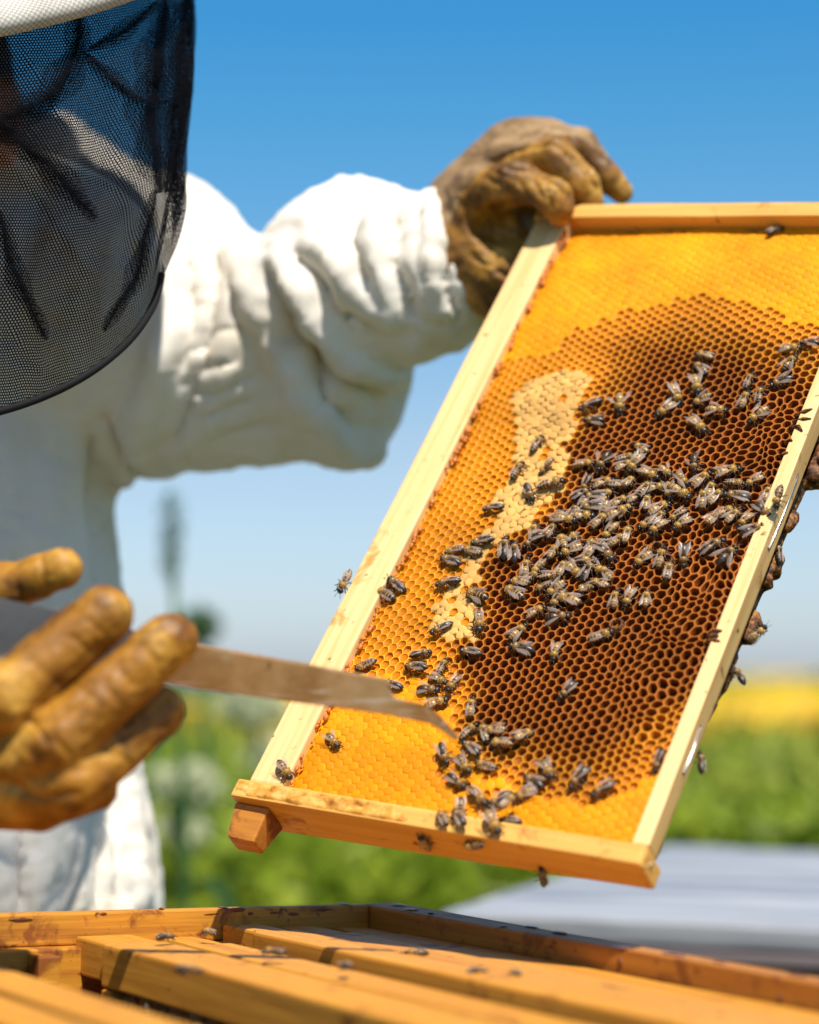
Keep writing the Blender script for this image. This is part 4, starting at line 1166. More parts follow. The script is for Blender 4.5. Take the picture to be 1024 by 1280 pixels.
# ------------------------------------------------------------------ bees
def bee_body_mat(name, bands, thorax, black):
    m = M(name, rough=.38, spec=.5)
    tc = m.n('ShaderNodeTexCoord'); sx = m.n('ShaderNodeSeparateXYZ'); m.l(tc.outputs['Object'], sx.inputs['Vector'])
    mr = m.n('ShaderNodeMapRange'); m.l(sx.outputs['Y'], mr.inputs['Value'])
    mr.inputs['From Min'].default_value = -.0070; mr.inputs['From Max'].default_value = .0066
    st = []
    f = lambda mm_: (mm_ + 7.0) / 13.6
    for a, c in bands: st.append((f(a), c))
    st += [(f(.75), black), (f(1.1), thorax), (f(3.9), thorax), (f(4.25), black), (f(6.6), (.02, .016, .012))]
    c = m.ramp(mr.outputs['Result'], st)
    nz = m.noise(900, tc.outputs['Object'], 2)
    m.base(m.mix(.5, c, m.mix(nz, (.45, .42, .4, 1), (1.3, 1.25, 1.2, 1)), 'MULTIPLY'))
    m.bump(nz, .5, .0002)
    return m.m
BK = (.022, .014, .008)
striped = bee_body_mat('striped_bee', [(-7, BK), (-5.4, BK), (-5.2, (.40, .25, .09)), (-4.9, BK), (-3.9, BK), (-3.7, (.46, .29, .10)), (-3.2, (.12, .055, .015)), (-2.4, BK), (-2.2, (.48, .30, .10)), (-1.6, (.14, .065, .018)), (-.8, BK), (-.6, (.44, .28, .10)), (.2, (.24, .12, .035))], (.34, .19, .045), BK)
dark = bee_body_mat('dark_bee', [(-7, BK), (-3.8, BK), (-3.6, (.12, .07, .03)), (-3.3, BK), (-2.2, BK), (-2.0, (.13, .08, .03)), (-1.7, BK), (-.4, (.12, .065, .02))], (.22, .125, .035), BK)
golden = bee_body_mat('golden_bee', [(-7, BK), (-5.6, (.10, .05, .015)), (-5.3, (.42, .27, .10)), (-4.8, (.10, .05, .014)), (-3.8, (.42, .27, .10)), (-3.0, (.14, .07, .02)), (-2.2, (.48, .31, .11)), (-1.2, (.20, .10, .03)), (-.4, (.48, .30, .10)), (.3, (.26, .14, .035))], (.44, .255, .055), BK)
m = M('bee_leg', (.05, .026, .012), .4); leg_m = m.m
m = M('bee_fur', (.55, .34, .08), .8); fur_m = m.m
m = M('bee_wing', (.44, .33, .27), .32, 0, .5)
v = m.coord(); vn_ = m.n('ShaderNodeTexVoronoi', Scale=480.0, feature='DISTANCE_TO_EDGE'); m.l(v, vn_.inputs['Vector'])
m.base(m.ramp(vn_.outputs['Distance'], [(.01, (.34, .24, .17)), (.05, (.46, .35, .29))]))
tp = m.n('ShaderNodeBsdfTransparent'); mx = m.n('ShaderNodeMixShader'); mx.inputs['Fac'].default_value = .32
m.l(tp.outputs[0], mx.inputs[1]); m.l(m.b.outputs[0], mx.inputs[2]); m.l(mx.outputs[0], m.out.inputs['Surface'])
wing_m = m.m

def bee_body_mesh():
    prof = [(-6.9, .10, -.55), (-6.5, .62, -.45), (-5.6, 1.22, -.28), (-4.4, 1.72, -.10), (-3.0, 2.02, .02), (-1.6, 2.02, .05), (-.5, 1.66, .0), (.25, 1.0, -.05), (.62, .52, -.05), (.9, .75, .02),
            (1.25, 1.45, .20), (1.9, 1.92, .32), (2.7, 2.02, .34), (3.4, 1.72, .22), (3.9, 1.10, .02), (4.15, .58, -.12), (4.35, .95, -.18), (4.7, 1.52, -.22), (5.2, 1.70, -.30), (5.75, 1.45, -.50), (6.2, .90, -.80), (6.45, .35, -1.05), (6.5, .05, -1.1)]
    n = 14; V = []; a = np.arange(n) * 2 * np.pi / n
    for y, r, zc in prof:
        sx_ = 1.0; sz_ = .92 if y < .6 else (.95 if y < 4.2 else .72)
        rr = r * (1 + .0 * y)
        V.append(np.stack([sx_ * rr * np.cos(a), np.full(n, y), zc + sz_ * rr * np.sin(a)], 1))
    V = np.concatenate(V); q = []
    # ring-like steps between the abdomen's plates
    ab = V[:, 1] < .2
    V[ab, 0] *= 1 + .03 * np.sin(V[ab, 1] * 4.2); V[ab, 2] *= 1 + .03 * np.sin(V[ab, 1] * 4.2)
    for i in range(len(prof) - 1):
        for k in range(n): q.append([i * n + k, i * n + (k + 1) % n, (i + 1) * n + (k + 1) % n, (i + 1) * n + k])
    ms = [(V, [np.array(q)[:, ::-1]])]
    return join(*ms)
def eye_mesh(s_):
    V, F = lathe([(-.95, .02), (-.75, .32), (-.2, .55), (.3, .52), (.75, .3), (.9, .02)], 8, 2)
    V = V * np.array([.72, 1, 1]); return V + np.array([s_ * 1.25, 5.15, -.25]), F
def wing_mesh(s_):
    out = []
    for base, L, W, ang, z in (((1.55, 2.2, 1.55), 8.6, 2.8, 0.0, 0.0), ((1.5, 1.2, 1.45), 6.0, 2.0, .10, -.12)):
        t = np.linspace(0, 1, 9)
        lead = np.stack([.16 * W * np.sin(np.pi * t ** .8), -L * t, 0 * t], 1)
        w = W * np.sin(np.pi * np.clip(t * .93 + .05, 0, 1)) ** .75 * (.45 + .62 * t)
        trail = lead + np.stack([-w * .92, .10 * w, 0 * t], 1)
        rows = []
        for a in (0, .33, .67, 1): 
            r = lead * (1 - a) + trail * a; r[:, 2] = .30 * np.sin(np.pi * a) * (1 - t * .5) + .25 * np.sin(t * 3) + .06 * np.sin(a * 9 + t * 5); rows.append(r)
        V = np.stack(rows, 1).reshape(-1, 3)
        ca, sa = math.cos(ang), math.sin(ang)
        V = np.stack([V[:, 0] * ca - V[:, 1] * sa, V[:, 0] * sa + V[:, 1] * ca, V[:, 2] + z], 1) + np.array([0, base[1] - 2.2, z])
        V[:, 0] *= s_
        q = []
        for i in range(8):
            for k in range(3): q.append([i * 4 + k, i * 4 + k + 1, i * 4 + 5 + k, i * 4 + 4 + k])
        out.append((V, [np.array(q)]))
    return join(*out)
def leg_mesh(y, dy, reach, s_):
    pts = [(s_ * .8, y, -.6), (s_ * 2.0, y + dy * .35, .15), (s_ * (reach * .75), y + dy * .8, -1.1), (s_ * reach, y + dy, -2.15), (s_ * (reach + .7), y + dy * 1.15, -2.3)]
    return tube(np.array(pts) , np.array([.34, .36, .32, .20, .12]), 5)
def antenna_mesh(s_):
    return tube(np.array([(s_ * .35, 6.1, -.2), (s_ * .8, 7.0, .2), (s_ * 1.2, 8.2, -.5), (s_ * 1.35, 8.9, -.9)]), np.array([.16, .14, .13, .12]), 4)
def fur_mesh():
    n = 150
    th_ = rng.uniform(0, np.pi, n); yy_ = rng.uniform(1.0, 3.9, n)
    r = np.interp(yy_, [1.0, 1.25, 1.9, 2.7, 3.4, 3.9], [.9, 1.45, 1.92, 2.02, 1.72, 1.1])
    P = np.stack([r * np.cos(th_), yy_, .3 + .95 * r * np.sin(th_)], 1)
    d = np.stack([np.cos(th_), (yy_ - 2.6) * .5, np.sin(th_)], 1) + rng.normal(size=(n, 3)) * .35; d /= np.linalg.norm(d, axis=1)[:, None]
    s_ = np.cross(d, rng.normal(size=(n, 3))); s_ /= np.linalg.norm(s_, axis=1)[:, None]
    V = np.stack([P - s_ * .09, P + s_ * .09, P + d * rng.uniform(.4, .75, (n, 1))], 1).reshape(-1, 3)
    return V, [np.arange(n * 3).reshape(-1, 3)]
mmv = lambda VF: (VF[0] * .001, VF[1])
BM = {}
Vb, Fb = mmv(bee_body_mesh())
for k_, mt in (('s', striped), ('k', dark), ('g', golden)):
    BM['body' + k_] = mesh_data('bee_body', Vb, Fb, mt, True)
black_m = M('bee_eye', (.012, .010, .010), .2).m
for s_ in (-1, 1):
    BM['eye%d' % s_] = mesh_data('bee_eye', *mmv(eye_mesh(s_)), black_m, True)
    BM['wing%d' % s_] = mesh_data('bee_wing', *mmv(wing_mesh(s_)), wing_m, True)
    BM['ant%d' % s_] = mesh_data('bee_antenna', *mmv(antenna_mesh(s_)), leg_m, True)
    for i_, (y, dy, rc) in enumerate(((3.3, 1.9, 2.9), (2.5, .2, 3.5), (1.7, -2.6, 3.2))):
        BM['leg%d%d' % (s_, i_)] = mesh_data('bee_leg', *mmv(leg_mesh(y, dy, rc, s_)), leg_m, True)
BM['fur'] = mesh_data('bee_fur', *mmv(fur_mesh()), fur_m)

def bee(M4, look, wings, label, group):
    r = tag(empty('honey_bee', mat=M4), label, 'bee', group)
    def ch(name, me):
        o = bpy.data.objects.new(name, me); coll.objects.link(o); o.parent = r; return o
    ch('body', BM['body' + look])
    if look != 'k': ch('fur', BM['fur'])['kind'] = 'stuff'
    sp = {'F': random.uniform(.10, .26), 'T': random.uniform(-.03, .05), 'V': random.uniform(.42, .62), 'S': random.uniform(.2, .35)}[wings]
    for s_ in (-1, 1):
        ch('eye', BM['eye%d' % s_])
        w = ch('wing', BM['wing%d' % s_])
        w.location = (s_ * .00145, .0021, .00165)
        w.rotation_euler = (random.uniform(-.03, .07) + (.10 if wings == 'V' else .02), -s_ * random.uniform(.05, .25), s_ * (sp + random.uniform(-.05, .05)))
        if wings == 'T': w.scale = (.8, .97, 1)
        ch('antenna', BM['ant%d' % s_])
        for i_ in range(3):
            l = ch('leg', BM['leg%d%d' % (s_, i_)]); l.rotation_euler = (0, 0, random.uniform(-.16, .16))
    return r

BEES = [
(-154.5,247.7,80,1.08,'T','s',0,'striped honey bee heading up-right, uppermost of those on the upper sealed brood'),
(-158.7,227.5,85,1.09,'T','s',0,'striped honey bee heading up-right, third from top on the upper sealed brood'),
(-142.5,231.2,-133,0.99,'F','g',0,'pale-winged honey bee heading down-left, second from top on the upper sealed brood'),
(-134.1,219.4,19,1.22,'F','s',0,'pale-winged honey bee heading right, fourth from top on the upper sealed brood'),
(-145.2,212.7,-52,1.20,'F','k',0,'pale-winged honey bee heading down, lowest of those on the upper sealed brood'),
(-162.6,200.1,-170,1.07,'T','k',0,"dark glossy honey bee heading left, uppermost of those left of the cluster's tip"),
(-159.7,176.7,-170,1.14,'T','k',0,"dark glossy honey bee heading left, second from top left of the cluster's tip"),
(-162.8,169.7,173,0.98,'T','s',0,"striped honey bee heading left, fourth from top left of the cluster's tip"),
(-144.0,173.5,109,1.22,'F','k',0,"pale-winged honey bee heading up, uppermost of those at cluster's far left tip"),
(-137.2,171.5,113,1.22,'F','k',0,"pale-winged honey bee heading up, second from top at cluster's far left tip"),
(-130.1,179.3,-132,0.98,'T','k',0,"dark glossy honey bee heading down-left, third from top near cluster's left tip"),
(-121.6,187.5,75,0.98,'F','s',1,"pale-winged honey bee heading up-right, second from top in cluster's left part"),
(-115.0,194.1,-3,1.22,'F','g',2,"pale-winged honey bee heading right, fourth from top in cluster's left middle"),
(-121.4,197.7,42,0.98,'F','g',0,"pale-winged honey bee heading up-right, uppermost of those in cluster's left part"),
(-111.7,180.5,130,1.10,'F','g',1,"pale-winged honey bee heading up-left, sixth from top in cluster's left middle"),
(-107.1,185.0,136,0.98,'F','g',0,"pale-winged honey bee heading up-left, fifth from top in cluster's left middle"),
(-104.4,205.8,-164,1.22,'F','k',0,"pale-winged honey bee heading left, fourth from top just left of cluster's centre"),
(-105.6,212.9,-169,1.20,'F','k',0,"pale-winged honey bee heading left, third from top just left of cluster's centre"),
(-114.2,221.9,-97,0.98,'F','k',0,"pale-winged honey bee heading down-left, second from top just left of cluster's centre"),
(-103.4,222.2,33,1.05,'F','g',1,"pale-winged honey bee heading right, second from top at the cluster's exact centre"),
(-120.6,235.3,13,1.01,'F','g',0,"pale-winged honey bee heading right, uppermost of those just left of cluster's centre"),
(-108.6,236.6,-100,1.22,'V','k',1,"spread-winged honey bee heading down-left, uppermost of those at the cluster's exact centre"),
(-97.7,241.3,32,0.98,'T','s',0,"striped honey bee heading right, uppermost of those just right of cluster's centre"),
(-95.1,234.2,44,0.98,'F','g',2,"pale-winged honey bee heading up-right, third from top just right of cluster's centre"),
(-89.4,224.6,88,0.98,'F','g',1,"pale-winged honey bee heading up-right, fourth from top just right of cluster's centre"),
(-90.3,211.2,43,1.01,'F','g',0,"pale-winged honey bee heading up-right, sixth from top just right of cluster's centre"),
(-87.7,202.6,33,1.19,'F','g',1,"pale-winged honey bee heading right, eighth from top just right of cluster's centre"),
(-107.6,199.0,10,1.22,'F','g',0,"pale-winged honey bee heading right, fifth from top just left of cluster's centre"),
(-95.7,196.4,60,0.98,'F','g',1,"pale-winged honey bee heading up-right, sixth from top just left of cluster's centre"),
(-94.0,173.0,-94,1.22,'F','g',0,"pale-winged honey bee heading down-left, eighth from top just left of cluster's centre"),
(-85.1,175.8,-34,1.22,'F','k',1,"pale-winged honey bee heading down-right, seventh from top at the cluster's exact centre"),
(-86.7,182.5,-166,0.98,'S','k',0,"half-hidden honey bee heading left, sixth from top at the cluster's exact centre"),
(-80.5,164.0,139,1.02,'F','g',0,"pale-winged honey bee heading up-left, eighth from top at the cluster's exact centre"),
(-105.3,163.2,92,0.98,'F','g',1,"pale-winged honey bee heading up, ninth from top in cluster's left middle"),
(-99.2,163.6,-30,1.07,'F','g',0,"pale-winged honey bee heading down-right, tenth from top in cluster's left middle"),
(-114.2,172.9,103,1.15,'F','g',1,"pale-winged honey bee heading up, third from top in cluster's left part"),
(-119.4,163.2,-106,1.05,'F','g',0,"pale-winged honey bee heading down-left, fourth from top near cluster's left tip"),
(-127.0,162.6,100,0.98,'F','g',0,"pale-winged honey bee heading up, third from top at cluster's far left tip"),
(-126.7,152.6,180,1.06,'F','g',0,"pale-winged honey bee heading left, fourth from top at cluster's far left tip"),
(-126.7,144.9,159,1.22,'F','s',0,"pale-winged honey bee heading up-left, lowest of those at cluster's far left tip"),
(-147.3,140.7,165,1.20,'F','s',0,"pale-winged honey bee heading left, lowest of those left of the cluster's tip"),
(-111.6,151.1,-156,1.00,'T','s',0,"striped honey bee heading left, lowest of those near cluster's left tip"),
(-103.9,149.6,-129,1.09,'F','g',1,"pale-winged honey bee heading down-left, fifth from top in cluster's left part"),
(-94.7,144.7,171,1.22,'F','g',0,"pale-winged honey bee heading left, lowest of those in cluster's left middle"),
(-87.4,151.7,168,1.06,'F','g',1,"pale-winged honey bee heading left, lowest of those just left of cluster's centre"),
(-81.8,157.3,171,0.98,'S','g',0,"half-hidden honey bee heading left, eleventh from top just left of cluster's centre"),
(-69.8,148.5,100,1.00,'F','g',0,"pale-winged honey bee heading up, lowest of those at the cluster's exact centre"),
(-62.4,150.1,-98,0.98,'F','g',0,"pale-winged honey bee heading down-left, lowest of those just right of cluster's centre"),
(-91.3,248.9,154,0.98,'F','g',0,"pale-winged honey bee heading up-left, uppermost of those in cluster's right middle"),
(-80.8,231.6,-17,1.16,'F','g',0,"pale-winged honey bee heading right, second from top in cluster's right middle"),
(-71.6,233.5,-36,0.98,'V','g',1,"spread-winged honey bee heading down-right, uppermost of those in cluster's right part"),
(-73.9,223.0,18,1.03,'F','g',0,"pale-winged honey bee heading right, second from top in cluster's right part"),
(-61.0,230.2,-43,0.98,'F','g',0,"pale-winged honey bee heading down-right, uppermost of those in cluster's far right part"),
(-58.2,220.0,-22,1.20,'V','g',1,"spread-winged honey bee heading down-right, second from top in cluster's far right part"),
(-57.6,241.1,-70,1.07,'V','k',0,"spread-winged honey bee heading down, uppermost of those near cluster's right end"),
(-49.0,229.1,59,1.11,'F','g',1,"pale-winged honey bee heading up-right, second from top near cluster's right end"),
(-42.5,223.7,92,1.01,'F','g',0,"pale-winged honey bee heading up, third from top near cluster's right end"),
(-36.9,236.7,31,1.22,'F','g',0,"pale-winged honey bee heading right, uppermost of those at cluster's right end"),
(-30.7,229.3,3,0.98,'T','s',0,"striped honey bee heading right, second from top at cluster's right tip"),
(-20.5,231.3,-140,0.98,'F','g',0,"pale-winged honey bee heading down-left, uppermost of those at cluster's right tip"),
(-37.3,218.5,70,0.98,'F','g',1,"pale-winged honey bee heading up-right, second from top at cluster's right end"),
(-26.5,220.2,-179,1.22,'F','k',0,"pale-winged honey bee heading left, fourth from top at cluster's right tip"),
(-81.9,215.2,46,0.98,'F','g',0,"pale-winged honey bee heading up-right, fourth from top in cluster's right middle"),
(-74.3,211.6,101,0.98,'F','g',1,"pale-winged honey bee heading up, fifth from top in cluster's right middle"),
(-66.4,208.9,50,1.18,'F','g',0,"pale-winged honey bee heading up-right, fourth from top in cluster's right part"),
(-84.4,205.0,55,0.98,'F','g',1,"pale-winged honey bee heading up-right, seventh from top just right of cluster's centre"),
(-54.8,205.0,-131,0.98,'F','s',0,"pale-winged honey bee heading down-left, third from top in cluster's far right part"),
(-49.6,199.0,-129,1.02,'F','g',1,"pale-winged honey bee heading down-left, lowest of those in cluster's far right part"),
(-68.9,198.3,-151,1.06,'F','g',0,"pale-winged honey bee heading left, lowest of those in cluster's right middle"),
(-29.5,209.5,35,1.03,'F','g',0,"pale-winged honey bee heading right, third from top at cluster's right end"),
(-23.7,206.5,64,0.98,'F','g',1,"pale-winged honey bee heading up-right, sixth from top at cluster's right tip"),
(-16.8,205.2,-113,0.98,'F','g',0,"pale-winged honey bee heading down-left, seventh from top at cluster's right tip"),
(-10.7,198.8,43,1.07,'F','k',1,"pale-winged honey bee heading up-right, lowest of those at cluster's right tip"),
(-9.8,212.6,-38,1.22,'F','k',0,"pale-winged honey bee heading down-right, fifth from top at cluster's right tip"),
(-11.0,223.9,93,0.98,'F','g',0,"pale-winged honey bee heading up, third from top at cluster's right tip"),
(-0.6,216.0,-86,1.18,'T','s',3,'striped honey bee heading down, climbing on the right bar'),
(-28.9,186.6,41,1.22,'F','k',0,'pale-winged honey bee heading up-right, uppermost of those just below the right cluster'),
(-19.1,181.9,67,1.18,'V','k',0,'spread-winged honey bee heading up-right, second from top just below the right cluster'),
(-54.0,177.0,92,1.07,'F','g',0,'pale-winged honey bee heading up, fourth from top just below the right cluster'),
(-42.1,179.3,-78,1.10,'F','k',0,'pale-winged honey bee heading down, third from top just below the right cluster'),
(-47.0,168.6,101,1.12,'T','s',0,'striped honey bee heading up, sixth from top just below the right cluster'),
(-63.9,175.3,-126,1.04,'F','g',0,'pale-winged honey bee heading down-left, fifth from top just below the right cluster'),
(-52.9,150.3,106,0.98,'F','g',0,'pale-winged honey bee heading up, lowest of those just below the right cluster'),
(-78.3,319.1,164,0.98,'F','g',0,'pale-winged honey bee heading left, uppermost of those in upper loose group'),
(-77.4,309.6,146,1.03,'F','s',0,'pale-winged honey bee heading up-left, second from top in upper loose group'),
(-76.0,297.9,-62,1.22,'F','g',0,'pale-winged honey bee heading down, third from top in upper loose group'),
(-68.7,285.9,-150,0.98,'F','g',1,'pale-winged honey bee heading left, fifth from top in upper loose group'),
(-85.5,289.6,-42,1.22,'F','g',0,'pale-winged honey bee heading down-right, fourth from top in upper loose group'),
(-87.2,278.2,-122,1.05,'F','g',0,'pale-winged honey bee heading down-left, sixth from top in upper loose group'),
(-57.6,278.9,3,1.10,'V','g',1,'spread-winged honey bee heading right, seventh from top in upper loose group'),
(-65.0,268.1,-35,1.22,'F','g',0,'pale-winged honey bee heading down-right, lowest of those in upper loose group'),
(-46.8,302.3,85,0.98,'T','s',0,'striped honey bee heading up-right, uppermost of those above the right cluster'),
(-44.9,288.8,86,0.98,'F','g',0,'pale-winged honey bee heading up-right, fourth from top above the right cluster'),
(-37.2,292.3,100,0.98,'T','s',0,'striped honey bee heading up, third from top above the right cluster'),
(-33.0,276.8,-131,1.22,'V','g',0,'spread-winged honey bee heading down-left, lowest of those above the right cluster'),
(-27.9,302.0,-157,1.15,'F','k',0,'pale-winged honey bee heading left, second from top above the right cluster'),
(-30.7,326.7,12,1.07,'F','g',0,'pale-winged honey bee heading right, second from top by the upper right edge'),
(-27.7,316.5,69,1.01,'V','s',0,'spread-winged honey bee heading up-right, lowest of those by the upper right edge'),
(-20.7,331.3,178,0.98,'F','k',0,'pale-winged honey bee heading left, uppermost of those by the upper right edge'),
(-71.7,425.1,53,0.98,'T','k',0,'dark glossy honey bee heading up-right, on the upper end bar'),
(-133.2,278.4,-144,1.14,'T','k',0,'dark glossy honey bee heading down-left, second from top right of the sealed brood'),
(-127.0,267.3,-174,1.07,'F','k',0,'pale-winged honey bee heading left, lowest of those right of the sealed brood'),
(-115.8,280.6,-70,1.19,'V','g',0,'spread-winged honey bee heading down, uppermost of those right of the sealed brood'),
(-229.2,139.7,-92,1.22,'T','s',0,"striped honey bee heading down-left, on the left bar's edge"),
(-198.9,143.4,154,1.22,'T','k',0,'dark glossy honey bee heading up-left, uppermost of those beside the left bar'),
(-203.3,136.9,157,1.22,'T','s',0,'striped honey bee heading up-left, lowest of those beside the left bar'),
(-194.5,90.2,-150,0.98,'T','s',0,"striped honey bee heading left, uppermost of those behind the blade's top edge"),
(-172.9,80.3,174,0.98,'T','k',0,"dark glossy honey bee heading left, lowest of those behind the blade's top edge"),
(-164.7,101.0,25,0.98,'T','k',0,"dark glossy honey bee heading right, uppermost of those above the tool's tip"),
(-163.9,92.4,179,1.14,'T','k',0,"dark glossy honey bee heading left, lowest of those above the tool's tip"),
(-149.0,95.0,92,0.98,'T','s',0,"striped honey bee heading up-right, second from top above the tool's tip"),
(-158.8,117.4,-136,1.07,'T','k',0,'dark glossy honey bee heading down-left, second from top on the lower sealed brood'),
(-168.1,147.3,-162,1.14,'T','k',0,"dark glossy honey bee heading left, sixth from top left of the cluster's tip"),
(-172.7,161.8,167,1.22,'T','k',0,"dark glossy honey bee heading left, fifth from top left of the cluster's tip"),
(-173.9,169.7,-160,0.98,'T','s',0,"striped honey bee heading left, third from top left of the cluster's tip"),
(-139.0,124.8,-63,1.22,'T','s',0,'striped honey bee heading down, uppermost of those on the lower sealed brood'),
(-136.3,105.4,175,1.05,'T','k',0,'dark glossy honey bee heading left, lowest of those on the lower sealed brood'),
(-148.1,87.0,-15,0.98,'F','s',0,"pale-winged honey bee heading down-right, uppermost of those in knot above tool's tip"),
(-151.2,80.1,0,1.05,'F','k',0,"pale-winged honey bee heading right, third from top in knot above tool's tip"),
(-143.0,72.5,29,1.07,'F','g',0,"pale-winged honey bee heading right, fourth from top in knot above tool's tip"),
(-138.2,85.8,-102,0.98,'F','s',0,"pale-winged honey bee heading down-left, second from top in knot above tool's tip"),
(-122.3,73.1,105,0.98,'F','g',0,"pale-winged honey bee heading up, lowest of those in knot above tool's tip"),
(-125.7,43.7,-54,1.16,'F','k',0,"pale-winged honey bee heading down, second from top below the tool's tip"),
(-112.3,39.6,-42,1.10,'F','s',0,"pale-winged honey bee heading down-right, third from top below the tool's tip"),
(-111.8,49.0,154,1.15,'F','k',0,"pale-winged honey bee heading up-left, uppermost of those below the tool's tip"),
(-117.8,58.8,64,0.98,'T','s',0,"striped honey bee heading up-right, uppermost of those at the tool's very tip"),
(-108.8,59.2,124,0.98,'T','s',0,"striped honey bee heading up, third from top at the tool's very tip"),
(-102.8,60.7,-172,1.05,'F','g',1,"pale-winged honey bee heading left, second from top at the tool's very tip"),
(-97.0,54.1,169,1.11,'T','g',0,"brown honey bee heading left, lowest of those at the tool's very tip"),
(-87.0,60.8,63,0.98,'F','g',0,"pale-winged honey bee heading up-right, fourth from top at the tool's very tip"),
(-99.9,40.4,175,1.03,'T','s',0,"striped honey bee heading left, fourth from top below the tool's tip"),
(-112.4,29.7,-25,1.07,'F','k',0,"pale-winged honey bee heading down-right, fifth from top below the tool's tip"),
(-96.8,22.9,-30,1.15,'T','s',0,"striped honey bee heading down-right, seventh from top below the tool's tip"),
(-84.9,22.6,-126,1.22,'F','k',0,"pale-winged honey bee heading down-left, eighth from top below the tool's tip"),
(-73.1,28.0,-140,0.98,'F','g',0,"pale-winged honey bee heading down-left, sixth from top below the tool's tip"),
(-75.5,18.6,73,0.98,'T','g',6,"brown honey bee heading up-right, ninth from top below the tool's tip"),
(-75.5,13.1,-173,0.98,'T','k',0,"dark glossy honey bee heading left, lowest of those below the tool's tip"),
(-79.9,7.3,-44,1.22,'F','g',2,'pale-winged honey bee heading down-right, fourth from top by the bottom end bar'),
(-103.5,15.0,-71,0.98,'F','s',0,'pale-winged honey bee heading down, uppermost of those by the bottom end bar'),
(-98.5,7.0,145,0.98,'F','k',2,'pale-winged honey bee heading up-left, second from top by the bottom end bar'),
(-106.7,5.0,139,0.98,'T','s',2,'striped honey bee heading up-left, third from top by the bottom end bar'),
(-90.1,-1.8,-162,0.98,'T','s',3,'striped honey bee heading left, lowest of those by the bottom end bar'),
(-66.8,43.3,-42,1.16,'F','s',0,'pale-winged honey bee heading down-right, uppermost of those near the lower right'),
(-70.9,35.2,157,1.18,'F','k',0,'pale-winged honey bee heading up-left, third from top near the lower right'),
(-48.9,41.2,-115,1.13,'F','k',0,'pale-winged honey bee heading down-left, second from top near the lower right'),
(-34.7,37.2,-133,1.12,'F','k',0,'pale-winged honey bee heading down-left, lowest of those near the lower right'),
(-191.7,42.3,-33,0.98,'F','s',0,'pale-winged honey bee heading down-right, uppermost of those in lower left corner'),
(-208.1,18.8,-37,1.22,'F','s',0,'pale-winged honey bee heading down-right, lowest of those in lower left corner'),
(-74.5,90.1,-115,1.01,'F','k',0,'pale-winged honey bee heading down-left, lowest of those just below the cluster'),
(-68.8,124.9,35,1.08,'T','s',0,'striped honey bee heading right, fourth from top just below the cluster'),
(-89.8,112.4,-83,1.03,'F','g',0,'pale-winged honey bee heading down, sixth from top just below the cluster'),
(-108.9,111.3,176,1.22,'F','k',0,'pale-winged honey bee heading left, fifth from top just below the cluster'),
(-114.7,121.1,64,1.07,'F','g',0,'pale-winged honey bee heading up-right, third from top just below the cluster'),
(-96.7,133.1,14,1.09,'V','k',0,'spread-winged honey bee heading right, second from top just below the cluster'),
(-109.9,134.8,44,0.98,'F','g',0,'pale-winged honey bee heading up-right, uppermost of those just below the cluster'),
(-12.8,56.9,-95,0.98,'T','k',0,'dark glossy honey bee heading down-left, at lower right bar'),
(-114.1,214.5,35,1.07,'F','k',0,"pale-winged honey bee heading up-right, uppermost of those in cluster's left middle"),
(-34.3,204.9,65,1.07,'F','g',0,"pale-winged honey bee heading up-right, lowest of those at cluster's right end"),
(-87.1,167.0,-35,1.07,'F','g',0,"pale-winged honey bee heading down-right, ninth from top just left of cluster's centre"),
(-131.4,186.4,112,1.07,'F','g',0,"pale-winged honey bee heading up, uppermost of those near cluster's left tip"),
(-99.5,213.6,69,1.07,'T','g',0,"brown honey bee heading up-right, third from top at the cluster's exact centre"),
(-64.6,202.6,77,1.07,'T','s',0,"striped honey bee heading up-right, fifth from top in cluster's right part"),
(-81.3,184.7,57,1.07,'F','g',1,"pale-winged honey bee heading up-right, tenth from top just right of cluster's centre"),
(-121.2,156.1,53,1.07,'F','s',0,"pale-winged honey bee heading up-right, fifth from top near cluster's left tip"),
(-98.6,168.9,-153,1.07,'F','k',0,"pale-winged honey bee heading left, eighth from top in cluster's left middle"),
(-65.6,221.8,-64,1.07,'F','g',0,"pale-winged honey bee heading down, third from top in cluster's right part"),
(-100.8,144.2,-105,1.07,'F','s',0,"pale-winged honey bee heading down-left, lowest of those in cluster's left part"),
(-114.1,201.2,78,1.07,'F','k',0,"pale-winged honey bee heading up-right, third from top in cluster's left middle"),
(-110.7,158.4,11,1.07,'F','s',0,"pale-winged honey bee heading right, fourth from top in cluster's left part"),
(-90.1,237.2,-109,1.07,'F','g',1,"pale-winged honey bee heading down-left, second from top just right of cluster's centre"),
(-92.2,180.8,172,1.07,'F','s',1,"pale-winged honey bee heading left, seventh from top just left of cluster's centre"),
(-124.5,183.3,17,1.07,'F','k',1,"pale-winged honey bee heading right, second from top near cluster's left tip"),
(-78.5,220.5,73,1.07,'F','s',1,"pale-winged honey bee heading up-right, third from top in cluster's right middle"),
(-77.8,189.3,99,1.07,'T','g',1,"brown honey bee heading up, ninth from top just right of cluster's centre"),
(-110.6,205.7,-106,1.07,'F','g',0,"pale-winged honey bee heading down-left, second from top in cluster's left middle"),
(-95.8,202.2,270,1.07,'F','g',1,"pale-winged honey bee heading down-left, fourth from top at the cluster's exact centre"),
(-44.3,217.3,99,1.07,'F','g',0,"pale-winged honey bee heading up, lowest of those near cluster's right end"),
(-94.0,222.6,10,1.07,'T','s',0,"striped honey bee heading right, fifth from top just right of cluster's centre"),
(-88.2,190.6,-111,1.07,'F','g',0,"pale-winged honey bee heading down-left, fifth from top at the cluster's exact centre"),
(-62.1,195.3,-117,1.07,'F','g',1,"pale-winged honey bee heading down-left, lowest of those in cluster's right part"),
